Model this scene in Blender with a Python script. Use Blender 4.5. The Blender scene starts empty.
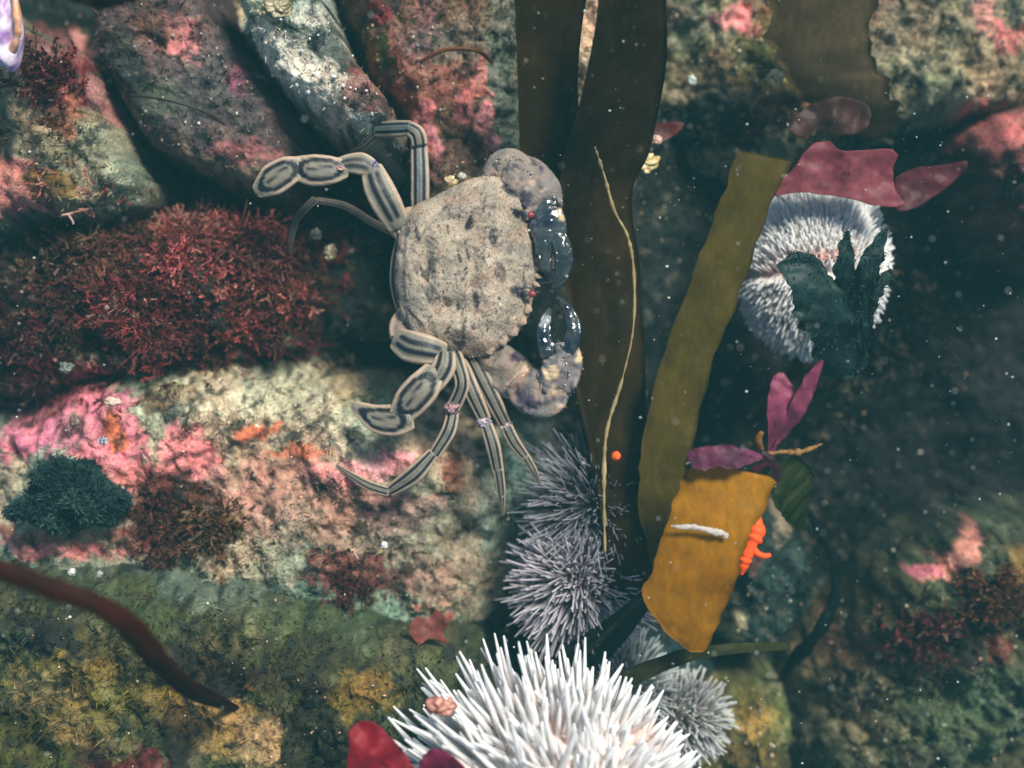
import bpy, math, random
import numpy as np
from mathutils import Vector
random.seed(7)
R = np.random.RandomState(11)
S = bpy.context.scene
COL = S.collection
# one unit is five centimetres: the view is about half a metre of reef seen from above
S.unit_settings.scale_length = 0.05

# ---------------------------------------------------------------- camera, light, exposure
D = 14.0
cam = bpy.data.cameras.new('camera'); co = bpy.data.objects.new('camera', cam); COL.objects.link(co)
co.location = (0, 0, D); cam.sensor_width = 36; cam.lens = 36 * D / 10.24
cam.clip_start = 0.1; cam.clip_end = 400
cam.dof.use_dof = True; cam.dof.focus_distance = D - 1.15; cam.dof.aperture_fstop = 0.18
S.camera = co
W = bpy.data.worlds.new('World'); S.world = W; W.use_nodes = True
nt = W.node_tree; bg = nt.nodes['Background']
sky = nt.nodes.new('ShaderNodeTexSky'); sky.sky_type = 'NISHITA'; sky.sun_disc = False
SUN_EL, SUN_AZ = math.radians(52), math.radians(35)      # from the upper right of the picture
sky.sun_elevation = SUN_EL; sky.sun_rotation = SUN_AZ
nt.links.new(sky.outputs[0], bg.inputs[0]); bg.inputs[1].default_value = 0.09
sl = bpy.data.lights.new('sun', 'SUN'); sl.energy = 4.4; sl.angle = math.radians(14.0); sl.color = (1, .95, .84)
so = bpy.data.objects.new('sun', sl); COL.objects.link(so)
sd = Vector((math.sin(SUN_AZ) * math.cos(SUN_EL), math.cos(SUN_AZ) * math.cos(SUN_EL), math.sin(SUN_EL)))
so.rotation_euler = sd.to_track_quat('Z', 'Y').to_euler(); so.location = sd * 20
S.view_settings.view_transform = 'Standard'; S.view_settings.look = 'None'
S.view_settings.exposure = 0.48; S.view_settings.gamma = 1

# ---------------------------------------------------------------- helpers
def P(px, py, h=0.0):
    k = (D - h) / D / 100.0
    return np.array([(px - 512) * k, (384 - py) * k, h])
def px_of(x, y, h):
    k = D / (D - h) * 100
    return 512 + x * k, 384 - y * k
def lin(c):
    c = np.asarray(c, float) / 255.0
    return np.where(c <= .04045, c / 12.92, ((c + .055) / 1.055) ** 2.4)
def _hash(ix, iy, s):
    n = (ix * 374761393 + iy * 668265263 + s * 974634777) & 0xffffffff
    n = ((n ^ (n >> 13)) * 1274126177) & 0xffffffff
    return ((n ^ (n >> 16)) & 0xffff) / 65535.0
def vnoise(x, y, s=0):
    x = np.asarray(x, float); y = np.asarray(y, float)
    fx = np.floor(x); fy = np.floor(y); ix = fx.astype(np.int64); iy = fy.astype(np.int64)
    u = x - fx; v = y - fy; u = u * u * (3 - 2 * u); v = v * v * (3 - 2 * v)
    a = _hash(ix, iy, s); b = _hash(ix + 1, iy, s); c = _hash(ix, iy + 1, s); d = _hash(ix + 1, iy + 1, s)
    return (a * (1 - u) + b * u) * (1 - v) + (c * (1 - u) + d * u) * v
def fbm(x, y, oc=5, s=0, g=.5):
    t = 0; a = 1; n = 0
    for i in range(oc):
        ca, sa = math.cos(i * 1.1 + .5), math.sin(i * 1.1 + .5)
        t = t + a * (vnoise((x * ca - y * sa) * 2 ** i + i * 17.3, (x * sa + y * ca) * 2 ** i + i * 9.1, s + i) - .5)
        n += a; a *= g
    return t / n * 2
def sstep(a, b, x):
    t = np.clip((x - a) / (b - a), 0, 1); return t * t * (3 - 2 * t)

MATS = {}
def mat(name, color=None, rough=.7, attr=False, bump=0.0, bscale=30, spec=.3, transl=0.0, coat=0.0, vary=.35, vscale=12, gamma_attr=1.0, aniso=None):
    if name in MATS: return MATS[name]
    m = bpy.data.materials.new(name); m.use_nodes = True; t = m.node_tree; N = t.nodes; L = t.links
    b = N['Principled BSDF']; out = N['Material Output']
    if attr:
        a = N.new('ShaderNodeAttribute'); a.attribute_name = 'Col'; base = a.outputs['Color']
    else:
        a = N.new('ShaderNodeRGB'); a.outputs[0].default_value = (*color, 1); base = a.outputs[0]
    tc = N.new('ShaderNodeTexCoord')
    src = tc.outputs['Object']
    if aniso:
        mp = N.new('ShaderNodeMapping'); mp.inputs['Scale'].default_value = aniso; L.new(src, mp.inputs[0]); src = mp.outputs[0]
    nz = N.new('ShaderNodeTexNoise'); nz.inputs['Scale'].default_value = vscale; nz.inputs['Detail'].default_value = 8
    nz.inputs['Roughness'].default_value = .7
    L.new(src, nz.inputs['Vector'])
    mr = N.new('ShaderNodeMapRange'); mr.inputs[1].default_value = .3; mr.inputs[2].default_value = .7
    mr.inputs[3].default_value = 1 - vary; mr.inputs[4].default_value = 1 + vary
    L.new(nz.outputs[0], mr.inputs[0])
    vm = N.new('ShaderNodeVectorMath'); vm.operation = 'SCALE'; L.new(base, vm.inputs[0]); L.new(mr.outputs[0], vm.inputs['Scale'])
    L.new(vm.outputs[0], b.inputs['Base Color'])
    b.inputs['Roughness'].default_value = rough; b.inputs['Specular IOR Level'].default_value = spec
    b.inputs['Coat Weight'].default_value = coat; b.inputs['Coat Roughness'].default_value = .12
    if bump:
        n2 = N.new('ShaderNodeTexNoise'); n2.inputs['Scale'].default_value = bscale; n2.inputs['Detail'].default_value = 6
        L.new(src, n2.inputs['Vector'])
        bp = N.new('ShaderNodeBump'); bp.inputs['Strength'].default_value = bump; bp.inputs['Distance'].default_value = .03
        L.new(n2.outputs[0], bp.inputs['Height']); L.new(bp.outputs[0], b.inputs['Normal'])
    if transl:
        tr = N.new('ShaderNodeBsdfTranslucent'); L.new(vm.outputs[0], tr.inputs[0])
        mx = N.new('ShaderNodeMixShader'); mx.inputs[0].default_value = transl
        L.new(b.outputs[0], mx.inputs[1]); L.new(tr.outputs[0], mx.inputs[2]); L.new(mx.outputs[0], out.inputs[0])
    MATS[name] = m; return m

def tag(o, label=None, cat=None, group=None, kind=None):
    if label: o['label'] = label
    if cat: o['category'] = cat
    if group: o['group'] = group
    if kind: o['kind'] = kind
    return o
def empty(name, loc, label, cat, group=None):
    o = bpy.data.objects.new(name, None); COL.objects.link(o); o.location = loc; o.empty_display_size = .2
    return tag(o, label, cat, group)
def root_loc(o):
    while o.parent: o = o.parent
    return np.array(o.location)
def build(name, V, F, m, parent=None, cols=None, smooth=True, origin=None):
    """V (n,3) world coordinates, F list or array of faces (all of one size if array); linked as one object"""
    V = np.asarray(V, np.float64)
    if parent is not None: off = root_loc(parent)
    else: off = np.array(origin) if origin is not None else np.array([V[:, 0].mean(), V[:, 1].mean(), V[:, 2].min()])
    V = V - off
    me = bpy.data.meshes.new(name)
    if isinstance(F, np.ndarray):
        k = F.shape[1]; me.vertices.add(len(V)); me.vertices.foreach_set('co', V.ravel())
        me.loops.add(F.size); me.loops.foreach_set('vertex_index', F.ravel().astype(np.int32))
        me.polygons.add(len(F)); me.polygons.foreach_set('loop_start', np.arange(0, F.size, k, dtype=np.int32))
        me.polygons.foreach_set('loop_total', np.full(len(F), k, dtype=np.int32))
        me.update(calc_edges=True)
    else:
        me.from_pydata([tuple(v) for v in V], [], F)
    me.validate()
    if smooth: me.polygons.foreach_set('use_smooth', np.ones(len(me.polygons), bool))
    if cols is not None:
        at = me.color_attributes.new('Col', 'FLOAT_COLOR', 'POINT')
        c4 = np.ones((len(V), 4)); c4[:, :3] = np.clip(cols, 0.001, .85); at.data.foreach_set('color', c4.ravel().astype(np.float32))
    me.materials.append(m)
    o = bpy.data.objects.new(name, me); COL.objects.link(o)
    if parent is not None: o.parent = parent
    else: o.location = off
    return o
def grid_faces(n, m, wrap=False):
    i = np.arange(n - 1)[:, None]; j = np.arange(m if wrap else m - 1)[None, :]
    a = i * m + j; b = i * m + (j + 1) % m; c = (i + 1) * m + (j + 1) % m; d = (i + 1) * m + j
    return np.stack([a, b, c, d], -1).reshape(-1, 4)
def spline(pts, n):
    pts = np.asarray(pts, float); k = len(pts)
    if k == 2: return pts[0] + (pts[1] - pts[0]) * np.linspace(0, 1, n)[:, None]
    t = np.linspace(0, k - 1, n); i = np.clip(np.floor(t).astype(int), 0, k - 2); u = (t - i)[:, None]
    g = lambda q: pts[np.clip(q, 0, k - 1)]
    p0, p1, p2, p3 = g(i - 1), g(i), g(i + 1), g(i + 2)
    return .5 * (2 * p1 + (p2 - p0) * u + (2 * p0 - 5 * p1 + 4 * p2 - p3) * u ** 2 + (3 * p1 - p0 - 3 * p2 + p3) * u ** 3)

# ---------------------------------------------------------------- growth colours on the rocks, plus a few patches of painted shade
# x, y, rx, ry, degrees (clockwise), colour, strength
BL = [
 (60,80,45,28,15,(95,18,30),.9),(45,45,32,22,0,(112,72,70),.8),(95,85,13,55,-25,(168,112,110),.85),(68,125,10,45,5,(135,75,25),.85),
 (105,150,36,42,-15,(128,132,112),.9),(30,150,45,35,0,(118,112,92),.8),(12,190,40,28,0,(178,95,85),.9),(45,185,22,16,0,(110,80,30),.9),(52,110,30,14,20,(80,70,60),.6),
 (165,25,36,24,10,(140,88,82),.8),(190,42,11,22,-10,(190,115,115),.9),(240,76,10,14,0,(140,70,95),.9),(245,142,35,12,10,(138,80,80),.8),
 (150,100,30,25,0,(84,90,74),.7),(220,165,60,14,20,(128,112,94),.8),(125,60,14,40,-10,(45,50,42),.8),(215,100,40,16,30,(80,72,70),.6),(150,15,20,30,0,(60,68,50),.6),
 (262,28,26,20,30,(190,180,150),.8),(300,75,70,24,38,(186,186,172),.9),(360,115,38,20,35,(160,166,155),.8),(285,20,20,18,0,(70,95,80),.8),(335,55,40,14,40,(62,78,74),.9),(385,128,20,12,40,(60,72,72),.8),
 (430,60,80,45,-10,(120,72,62),.8),(470,40,60,24,0,(118,112,98),.8),(350,28,34,12,38,(112,88,22),.9),(380,8,20,12,0,(115,35,45),.85),
 (385,50,10,30,0,(62,88,45),.8),(365,85,20,30,30,(100,60,58),.7),(505,60,18,110,0,(105,112,98),.85),(425,22,12,45,10,(125,90,92),.6),
 (430,130,11,30,-28,(232,135,140),.9),(490,130,8,44,6,(222,135,135),.9),(590,30,22,40,0,(190,165,140),.9),(474,78,12,22,15,(185,110,100),.7),(468,110,14,18,0,(175,88,88),.7),(458,165,50,14,0,(95,60,55),.7),
 (400,170,14,30,0,(50,62,48),.9),
 (250,388,170,38,4,(172,172,150),.95),(375,388,48,26,5,(150,145,118),.9),(150,380,50,25,0,(140,134,110),.6),(190,350,60,10,0,(160,150,130),.7),
 (50,415,72,42,-20,(214,112,138),1),(105,440,50,28,20,(205,112,128),.95),(190,460,42,26,20,(205,112,120),.85),(140,480,38,24,0,(195,105,110),.8),
 (372,463,44,11,-22,(232,162,165),1),(325,475,30,12,0,(215,140,140),.8),(260,475,60,20,0,(160,130,112),.7),(230,510,60,22,0,(190,120,112),.6),
 (340,520,120,42,8,(158,122,106),.7),(450,540,80,60,0,(146,128,110),.7),(400,510,50,24,0,(175,132,122),.6),(360,585,60,32,10,(112,46,44),.85),(330,565,30,16,0,(125,75,60),.7),
 (175,515,58,38,10,(88,48,36),.9),(150,540,45,20,0,(100,50,45),.8),(205,525,30,20,0,(90,80,40),.7),(520,500,40,90,10,(112,122,112),.8),(45,547,70,9,6,(232,140,140),1),(25,535,40,8,0,(150,90,60),.8),
 (110,378,14,9,0,(185,110,30),.95),(255,432,16,7,10,(180,90,20),.95),(300,455,28,7,-8,(165,85,30),.95),(450,470,9,26,0,(130,70,30),.85),(150,405,12,10,0,(105,70,40),.7),(165,400,34,14,0,(112,84,62),.7),
 (115,435,9,14,-20,(190,95,30),.9),(70,420,6,8,0,(120,95,90),.9),(35,410,16,14,0,(120,80,70),.8),(20,400,40,30,0,(110,35,50),.7),(75,375,45,18,0,(130,40,60),.6),
 (428,625,26,15,15,(165,62,58),.95),(455,640,16,9,0,(185,95,85),.8),(415,590,40,20,0,(150,115,100),.6),
 (240,600,230,24,10,(112,128,112),.9),(60,585,90,12,4,(105,118,100),.8),(340,640,130,20,12,(95,108,72),.8),(120,620,60,20,20,(80,95,55),.8),(430,685,60,30,20,(92,98,66),.8),
 (60,605,80,8,12,(82,100,70),.7),(40,650,60,20,0,(50,62,45),.8),(90,690,90,36,0,(138,122,66),.9),(30,745,60,26,0,(96,96,36),.9),(160,700,40,30,0,(120,104,44),.9),(85,655,110,9,14,(30,30,24),.9),(200,672,50,12,30,(26,20,12),.8),(75,740,55,16,0,(158,136,90),.9),(110,660,60,14,20,(100,95,50),.7),  # near-black bands: crevice shade painted into the rock colour
 (215,725,38,28,0,(170,146,90),.9),(260,740,34,20,0,(180,160,120),.8),(180,740,24,40,0,(55,45,20),.8),(330,735,46,38,0,(42,46,16),.95),(245,684,8,7,0,(200,125,30),.9),(270,680,90,10,16,(60,48,20),.8),
 (120,765,44,20,0,(115,18,20),.9),(20,740,30,40,0,(90,85,30),.8),(360,700,30,20,0,(140,115,50),.8),(375,690,30,12,20,(150,120,60),.6),(30,700,30,14,0,(165,150,110),.6),
 (800,50,70,60,0,(108,84,36),.75),(735,16,34,12,-20,(222,138,138),.9),(752,30,16,12,0,(190,95,100),.9),(982,15,8,32,0,(226,160,145),.85),(1012,36,22,18,0,(195,105,100),.9),(745,120,18,12,40,(185,100,92),.85),
 (890,132,80,22,0,(35,62,48),.85),(700,115,46,24,0,(40,62,58),.9),(945,62,90,30,5,(148,138,112),.9),(890,30,60,40,0,(140,128,108),.8),(775,76,10,9,0,(200,175,100),1),(840,30,30,24,20,(120,98,70),.6),
 (700,62,40,24,0,(130,115,85),.7),(690,15,30,14,0,(120,100,85),.7),(1000,120,30,30,-40,(175,80,80),.8),(800,110,60,22,0,(100,55,42),.5),(755,60,20,30,0,(80,84,45),.7),
 (960,430,120,100,0,(8,13,20),.95),(880,520,60,40,0,(12,20,26),.8),(955,556,44,7,-36,(245,150,130),1),(925,572,14,6,0,(225,110,130),.9),(968,588,7,14,0,(215,130,110),.8),(885,655,16,5,15,(225,110,100),.95),(915,640,8,8,0,(190,110,90),.8),  # the two near-black blobs paint in the gloom of the deep gully
 (955,640,45,34,0,(62,18,26),.9),(1000,595,34,24,0,(112,62,34),.8),(850,705,60,44,0,(124,118,92),.8),(960,720,80,40,0,(85,100,70),.8),(920,610,50,26,0,(82,78,48),.8),(1000,690,34,24,0,(95,112,88),.7),(1010,660,20,14,0,(130,20,30),.6),
 (860,660,30,34,0,(120,100,78),.8),(1020,570,12,20,0,(130,100,50),.7),
 (795,525,30,12,-30,(150,130,110),.9),(775,600,50,46,0,(38,58,54),.8),(735,620,14,34,-10,(190,185,150),.8),(750,555,14,14,0,(130,75,75),.6),
 (720,740,60,40,0,(88,82,38),.8),(765,725,26,10,0,(160,135,75),.6),
]
def paint(px, py, base, s=0):
    x = np.asarray(px, float); y = np.asarray(py, float)
    w1 = fbm(x / 42, y / 42, 4, 31) * 17 + fbm(x / 9, y / 9, 3, 35) * 7
    w2 = fbm(x / 42, y / 42, 4, 71) * 17 + fbm(x / 9, y / 9, 3, 75) * 7
    C = np.ones((len(x), 3)) * lin(base)
    # large scale mottling of the base
    n = fbm(x / 30, y / 30, 5, 91 + s)
    C = C * (1 + .55 * n)[:, None]
    edge = fbm(x / 9, y / 9, 5, 55 + s, .65) * .62
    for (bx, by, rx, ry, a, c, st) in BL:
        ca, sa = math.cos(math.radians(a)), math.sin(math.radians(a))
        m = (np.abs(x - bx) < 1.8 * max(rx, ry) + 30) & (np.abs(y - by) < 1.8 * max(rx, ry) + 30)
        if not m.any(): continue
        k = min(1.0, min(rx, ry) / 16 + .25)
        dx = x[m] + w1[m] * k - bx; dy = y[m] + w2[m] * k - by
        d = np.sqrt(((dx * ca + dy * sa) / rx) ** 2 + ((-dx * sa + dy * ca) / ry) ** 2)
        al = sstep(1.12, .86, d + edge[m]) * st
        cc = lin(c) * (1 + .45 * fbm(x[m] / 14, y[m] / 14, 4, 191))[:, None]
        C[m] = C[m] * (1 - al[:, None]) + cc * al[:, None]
    # holes, silt and crusts at the scale of millimetres
    sp = fbm(x / 9, y / 9, 4, 131 + s); sp2 = fbm(x / 4, y / 4, 3, 151 + s)
    al = sstep(.16, .36, sp)[:, None] * .74
    C = C * (1 - al) + lin((32, 44, 40)) * al
    al = sstep(.25, .45, -sp)[:, None] * .4
    C = C * (1 - al) + (C * .7 + lin((175, 165, 140)) * .45) * al
    C = C * (1 + .5 * sp2)[:, None]
    g = fbm(x / 60, y / 60, 3, 171 + s)[:, None]
    C = C * (1 + g * np.array([.3, -.05, -.1]))
    k = (sstep(1.35, 2.2, C[:, 0] / (C[:, 1] + .004)) * sstep(.12, .3, C[:, 0]))[:, None] * .38; C = C * (1 - k) + (C * .35 + lin((205, 175, 165)) * .55) * k
    lum = C.mean(1, keepdims=True); C = C * 1.04 - lum * .04
    return np.clip(1.25 * C ** 1.18, .002, .8)

# ---------------------------------------------------------------- rocks
ROCKS = []
class Rock:
    def __init__(s, outline, zb, zt, base, tilt=(0, 0), pw=4, amp=.16, seed=0, gain=1.0):
        s.gain = gain
        s.zb, s.zt, s.base, s.tilt, s.pw, s.amp, s.seed = zb, zt, base, tilt, pw, amp, seed
        kk = (D - zt) / D / 100
        q = spline(list(outline) + [outline[0]], 240)[:-1]
        s.poly = np.stack([(q[:, 0] - 512) * kk, (384 - q[:, 1]) * kk], 1)
        s.c = s.poly.mean(0)
        th = np.arctan2(s.poly[:, 1] - s.c[1], s.poly[:, 0] - s.c[0]); r = np.hypot(*(s.poly - s.c).T)
        o = np.argsort(th); th = th[o]; r = r[o]
        s.th = np.concatenate([th - 2 * math.pi, th, th + 2 * math.pi]); s.r = np.tile(r, 3)
        ROCKS.append(s)
    def d(s, x, y):
        dx = x - s.c[0]; dy = y - s.c[1]
        th = np.arctan2(dy, dx); rr = np.interp(th, s.th, s.r)
        return np.hypot(dx, dy) / rr + fbm(x * 1.6, y * 1.6, 4, 7 + s.seed) * .09
    def z(s, x, y):
        d = s.d(x, y)
        f = np.clip(1 - np.clip(d, 0, 2) ** s.pw, 0, None) ** .55
        n = fbm(x * .9, y * .9, 3, 3 + s.seed) * s.amp * 2.2 + fbm(x * 3.2, y * 3.2, 5, 13 + s.seed, .58) * s.amp * 1.3
        cr = np.abs(fbm(x * 1.7, y * 1.7, 3, 23 + s.seed)); n = n - np.clip(.06 - cr, 0, 1) / .06 * s.amp * .2
        fine = fbm(x * 11, y * 11, 3, 43 + s.seed) * .045
        z = s.zb + (s.zt - s.zb) * f + (n + fine * 1.3) * np.clip(f * 1.5, 0, 1) + ((x - s.c[0]) * s.tilt[0] + (y - s.c[1]) * s.tilt[1]) * f
        return np.where(d < 1, z, s.zb - (d - 1) * 3)
rockm = mat('rock', attr=True, rough=.82, bump=1.0, bscale=34, spec=.4, vary=.6, vscale=24)
def seabed_z(x, y):
    px = 512 + x * 100
    z = -1.3 - .9 * sstep(600, 800, px) + fbm(x * .35, y * .35, 4, 201) * .8 + fbm(x * 2, y * 2, 5, 205) * .28 + fbm(x * 9, y * 9, 3, 207) * .05
    return z
def top_z(x, y):
    z = seabed_z(x, y)
    for r in ROCKS: z = np.maximum(z, r.z(x, y))
    return z
def top_paint(x, y):
    """colour of whatever surface is uppermost at x, y"""
    z = seabed_z(x, y); who = np.full(len(x), -1)
    for i, r in enumerate(ROCKS):
        q = r.z(x, y); m = q > z; z = np.where(m, q, z); who[m] = i
    C = np.zeros((len(x), 3))
    for i in range(-1, len(ROCKS)):
        m = who == i
        if not m.any(): continue
        h = -1.8 if i < 0 else ROCKS[i].zt
        px, py = px_of(x[m], y[m], h)
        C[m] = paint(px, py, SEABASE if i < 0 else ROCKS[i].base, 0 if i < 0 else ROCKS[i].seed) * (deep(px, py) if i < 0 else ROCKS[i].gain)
    return z, C, who
SEABASE = (30, 38, 34)
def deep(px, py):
    """painted gloom: darkens the colour of the deep gully floor at right"""
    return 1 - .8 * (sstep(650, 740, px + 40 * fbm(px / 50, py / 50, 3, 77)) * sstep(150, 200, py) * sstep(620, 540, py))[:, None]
def make_rock(name, outline, zb, zt, base, label, step=.024, **kw):
    r = Rock(outline, zb, zt, base, **kw)
    lo = r.poly.min(0) - .3; hi = r.poly.max(0) + .3
    xs = np.arange(lo[0], hi[0], step); ys = np.arange(lo[1], hi[1], step)
    X, Y = np.meshgrid(xs, ys, indexing='ij'); x = X.ravel(); y = Y.ravel()
    d = r.d(x, y); z = r.z(x, y)
    # sideways jitter, so that steep sides are rough too
    x2 = x + fbm(x * 5, y * 5 + z * 4, 3, 301) * .05; y2 = y + fbm(x * 5 + z * 4, y * 5, 3, 311) * .05
    px, py = px_of(x, y, zt)
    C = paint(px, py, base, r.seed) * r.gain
    F = grid_faces(len(xs), len(ys))[:, ::-1]
    keep = (d < 1.06)[F].all(1); F = F[keep]
    used = np.unique(F); rm = np.full(len(x), -1); rm[used] = np.arange(len(used))
    o = build(name, np.stack([x2, y2, z], 1)[used], rm[F], rockm, cols=C[used])
    tag(o, label, 'rock')
    return r, o

# the seabed: fine in view, coarse out to far beyond
def seabed():
    def ax(lo, hi, st):
        c = np.arange(lo, hi + st, st); out = [hi + st]
        e = []; q = hi + st; g = st * 2
        while q < 120: q += g; g *= 1.25; e.append(q)
        return np.concatenate([-(np.array(e[::-1])) + (lo + hi), c, e])
    xs = ax(-6.2, 6.2, .035); ys = ax(-4.9, 4.9, .035)
    X, Y = np.meshgrid(xs, ys, indexing='ij'); x = X.ravel(); y = Y.ravel(); z = seabed_z(x, y)
    px, py = px_of(x, y, -1.8)
    C = paint(px, py, SEABASE)
    dk = lin((30, 42, 44))
    C = C * deep(px, py)  # deep-water darkness painted into the seabed colour
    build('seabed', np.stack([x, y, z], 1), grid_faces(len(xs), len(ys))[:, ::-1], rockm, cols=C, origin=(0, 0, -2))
    bpy.data.objects['seabed']['kind'] = 'structure'
seabed()

make_rock('boulder', [(-90,-60),(20,10),(70,30),(100,90),(118,140),(138,185),(100,215),(20,225),(-90,230)], -2, .75, (128,118,98),
    'mottled boulder with a crimson patch and an orange-brown streak, in the top left corner', seed=5, tilt=(-.05, .03), pw=9)
make_rock('rock_slab', [(70,-80),(178,-70),(228,28),(272,85),(300,135),(275,192),(225,188),(170,166),(130,142),(104,100),(76,30)], -2, .45, (98,84,82),
    'smooth dark grey-green slab with faint pink blotches, beside the top left boulder', seed=15, amp=.08, pw=9, gain=.85)
make_rock('rock_ledge', [(200,-70),(300,-70),(335,20),(365,62),(396,104),(404,130),(380,146),(335,128),(286,92),(250,56),(226,12)], -2, 1.0, (158,160,148),
    'pale grey ledge crusted with bright silt, slanting down towards the upper legs of the crab', seed=25, amp=.08, tilt=(.05, .05), pw=7)
make_rock('boulder', [(290,-90),(420,-100),(640,-90),(630,60),(600,180),(530,250),(440,260),(398,200),(396,110),(350,50)], -2, .1, (104,84,66),
    'brown and pink crusted boulder behind the crab, left of the dark kelp', seed=35, amp=.12, pw=8)
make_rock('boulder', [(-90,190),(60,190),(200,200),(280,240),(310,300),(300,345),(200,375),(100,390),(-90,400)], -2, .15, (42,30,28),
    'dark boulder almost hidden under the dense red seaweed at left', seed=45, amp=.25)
make_rock('boulder', [(-110,430),(-10,375),(90,350),(200,335),(300,348),(370,362),(420,392),(480,425),(545,440),(562,500),(525,575),(490,655),(380,700),(150,680),(-110,650)], -2.2, .3, (154,148,128),
    'large pale boulder with pink crusts under the lower legs of the crab', seed=55, amp=.14, tilt=(0, .02))
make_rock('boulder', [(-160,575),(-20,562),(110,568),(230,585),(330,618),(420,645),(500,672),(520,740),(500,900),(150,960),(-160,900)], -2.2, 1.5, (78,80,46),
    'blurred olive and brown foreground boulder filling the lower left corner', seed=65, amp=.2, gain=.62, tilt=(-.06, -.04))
make_rock('boulder', [(640,-100),(900,-110),(1120,-100),(1130,60),(1060,110),(960,110),(860,150),(760,165),(680,165),(640,120),(625,30)], -3.2, -.75, (140,132,108),
    'broad silty brown boulder across the top right, behind the faint kelp frond', seed=75, amp=.16, pw=7)
make_rock('boulder', [(800,850),(790,740),(810,660),(870,610),(905,560),(970,520),(1050,500),(1140,540),(1150,860)], -3.2, -.7, (76,78,56),
    'knobbly brown-green boulder with salmon pink ridge in the lower right corner', seed=85, amp=.3, gain=.9)
make_rock('boulder', [(725,560),(760,520),(805,508),(832,560),(830,620),(790,665),(740,670),(715,620)], -3.2, -.75, (52,66,60),
    'rounded dark green boulder right of the orange-brown kelp piece', seed=95, amp=.12)
make_rock('boulder', [(690,690),(740,672),(800,690),(820,760),(800,860),(640,870),(650,760)], -3.2, -.6, (84,84,46),
    'olive boulder right of the big white urchin at the bottom edge', seed=105, amp=.16)
make_rock('boulder', [(975,130),(1010,90),(1120,60),(1150,160),(1110,260),(1010,240),(985,190)], -3.2, -.5, (98,62,58),
    'reddish boulder cut by the right edge of the view, below the top right boulder', seed=115, amp=.16)
make_rock('rock', [(500,600),(560,590),(640,610),(720,640),(740,700),(640,800),(470,800),(470,680)], -3.2, -.9, (36,56,58),
    'dark teal rock in the gap between the three bottom urchins', seed=125, amp=.1)

# ---------------------------------------------------------------- water: one box of faintly milky blue-green water
def water():
    v = [(x, y, z) for x in (-125, 125) for y in (-125, 125) for z in (-4.9, D + .6)]
    f = [(0, 1, 3, 2), (4, 6, 7, 5), (0, 4, 5, 1), (2, 3, 7, 6), (0, 2, 6, 4), (1, 5, 7, 3)]
    m = bpy.data.materials.new('water_haze'); m.use_nodes = True; N = m.node_tree.nodes
    N.remove(N['Principled BSDF']); pv = N.new('ShaderNodeVolumePrincipled')
    pv.inputs['Color'].default_value = (.18, .66, .74, 1); pv.inputs['Density'].default_value = .0045
    pv.inputs['Anisotropy'].default_value = .0
    m.node_tree.links.new(pv.outputs[0], N['Material Output'].inputs['Volume'])
    o = build('haze', v, f, m, smooth=False, origin=(0, 0, 0)); o['kind'] = 'stuff'
water()

# ---------------------------------------------------------------- ribbons: one bent tapering strip per tuft of turf, frond or spine
def ribbons(p, dirv, ln, wd, cols, seg=3, bend=.5, taper=1.0, rs=None):
    """p (n,3) roots, dirv (n,3), ln, wd (n,), cols (n,3) -> V, F, C"""
    rs = rs or R; n = len(p)
    dirv = dirv / np.linalg.norm(dirv, axis=1)[:, None]
    a = rs.randn(n, 3); side = np.cross(dirv, a); side /= np.linalg.norm(side, axis=1)[:, None] + 1e-9
    b = np.cross(dirv, side); bd = rs.randn(n)[:, None] * bend
    V = []; C = []
    for k in range(seg + 1):
        t = k / seg
        c = p + dirv * (ln * t)[:, None] + b * bd * (ln * t * t)[:, None]
        w = (wd * (1 - taper * t ** 1.5) + .0015)[:, None] * .5
        V += [c - side * w, c + side * w]; C += [cols * (.75 + .5 * t)] * 2
    V = np.stack(V, 1).reshape(-1, 3); C = np.stack(C, 1).reshape(-1, 3)
    m = 2 * (seg + 1); F = []
    for k in range(seg):
        o = np.arange(n) * m + 2 * k; F.append(np.stack([o, o + 1, o + 3, o + 2], 1))
    return V, np.concatenate(F), C
turfm = mat('turf', attr=True, rough=.8, vary=.25, vscale=20, transl=.3, spec=.2)

def turf():
    # short filaments over every rock in view
    n = 110000
    x = R.uniform(-5.6, 5.6, n); y = R.uniform(-4.3, 4.3, n)
    dens = fbm(x * .9, y * .9, 4, 401) + .25
    k = R.rand(n) < np.clip(dens + .35, .12, 1); x = x[k]; y = y[k]
    z, C, who = top_paint(x, y)
    h = np.where(who == 6, .07, .055)          # long fuzz on the foreground boulder
    bare = (C[:, 0] > 1.6 * C[:, 1]) & (C[:, 0] > .25)   # hard pink crust carries none
    k = ~bare | (R.rand(len(x)) < .15); x, y, z, C, h = x[k], y[k], z[k], C[k], h[k]; n = len(x)
    d = np.stack([R.randn(n) * .6, R.randn(n) * .6, np.ones(n)], 1)
    ln = h * R.uniform(.4, 1.6, n)
    C = C * R.uniform(.7, 1.7, n)[:, None] * (1 + R.randn(n, 3) * .12)
    V, F, Cc = ribbons(np.stack([x, y, z - .01], 1), d, ln, R.uniform(.01, .024, n), np.clip(C, .01, .7))
    o = build('algal_turf', V, F, turfm, cols=Cc); tag(o, kind='stuff')
turf()

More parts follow.
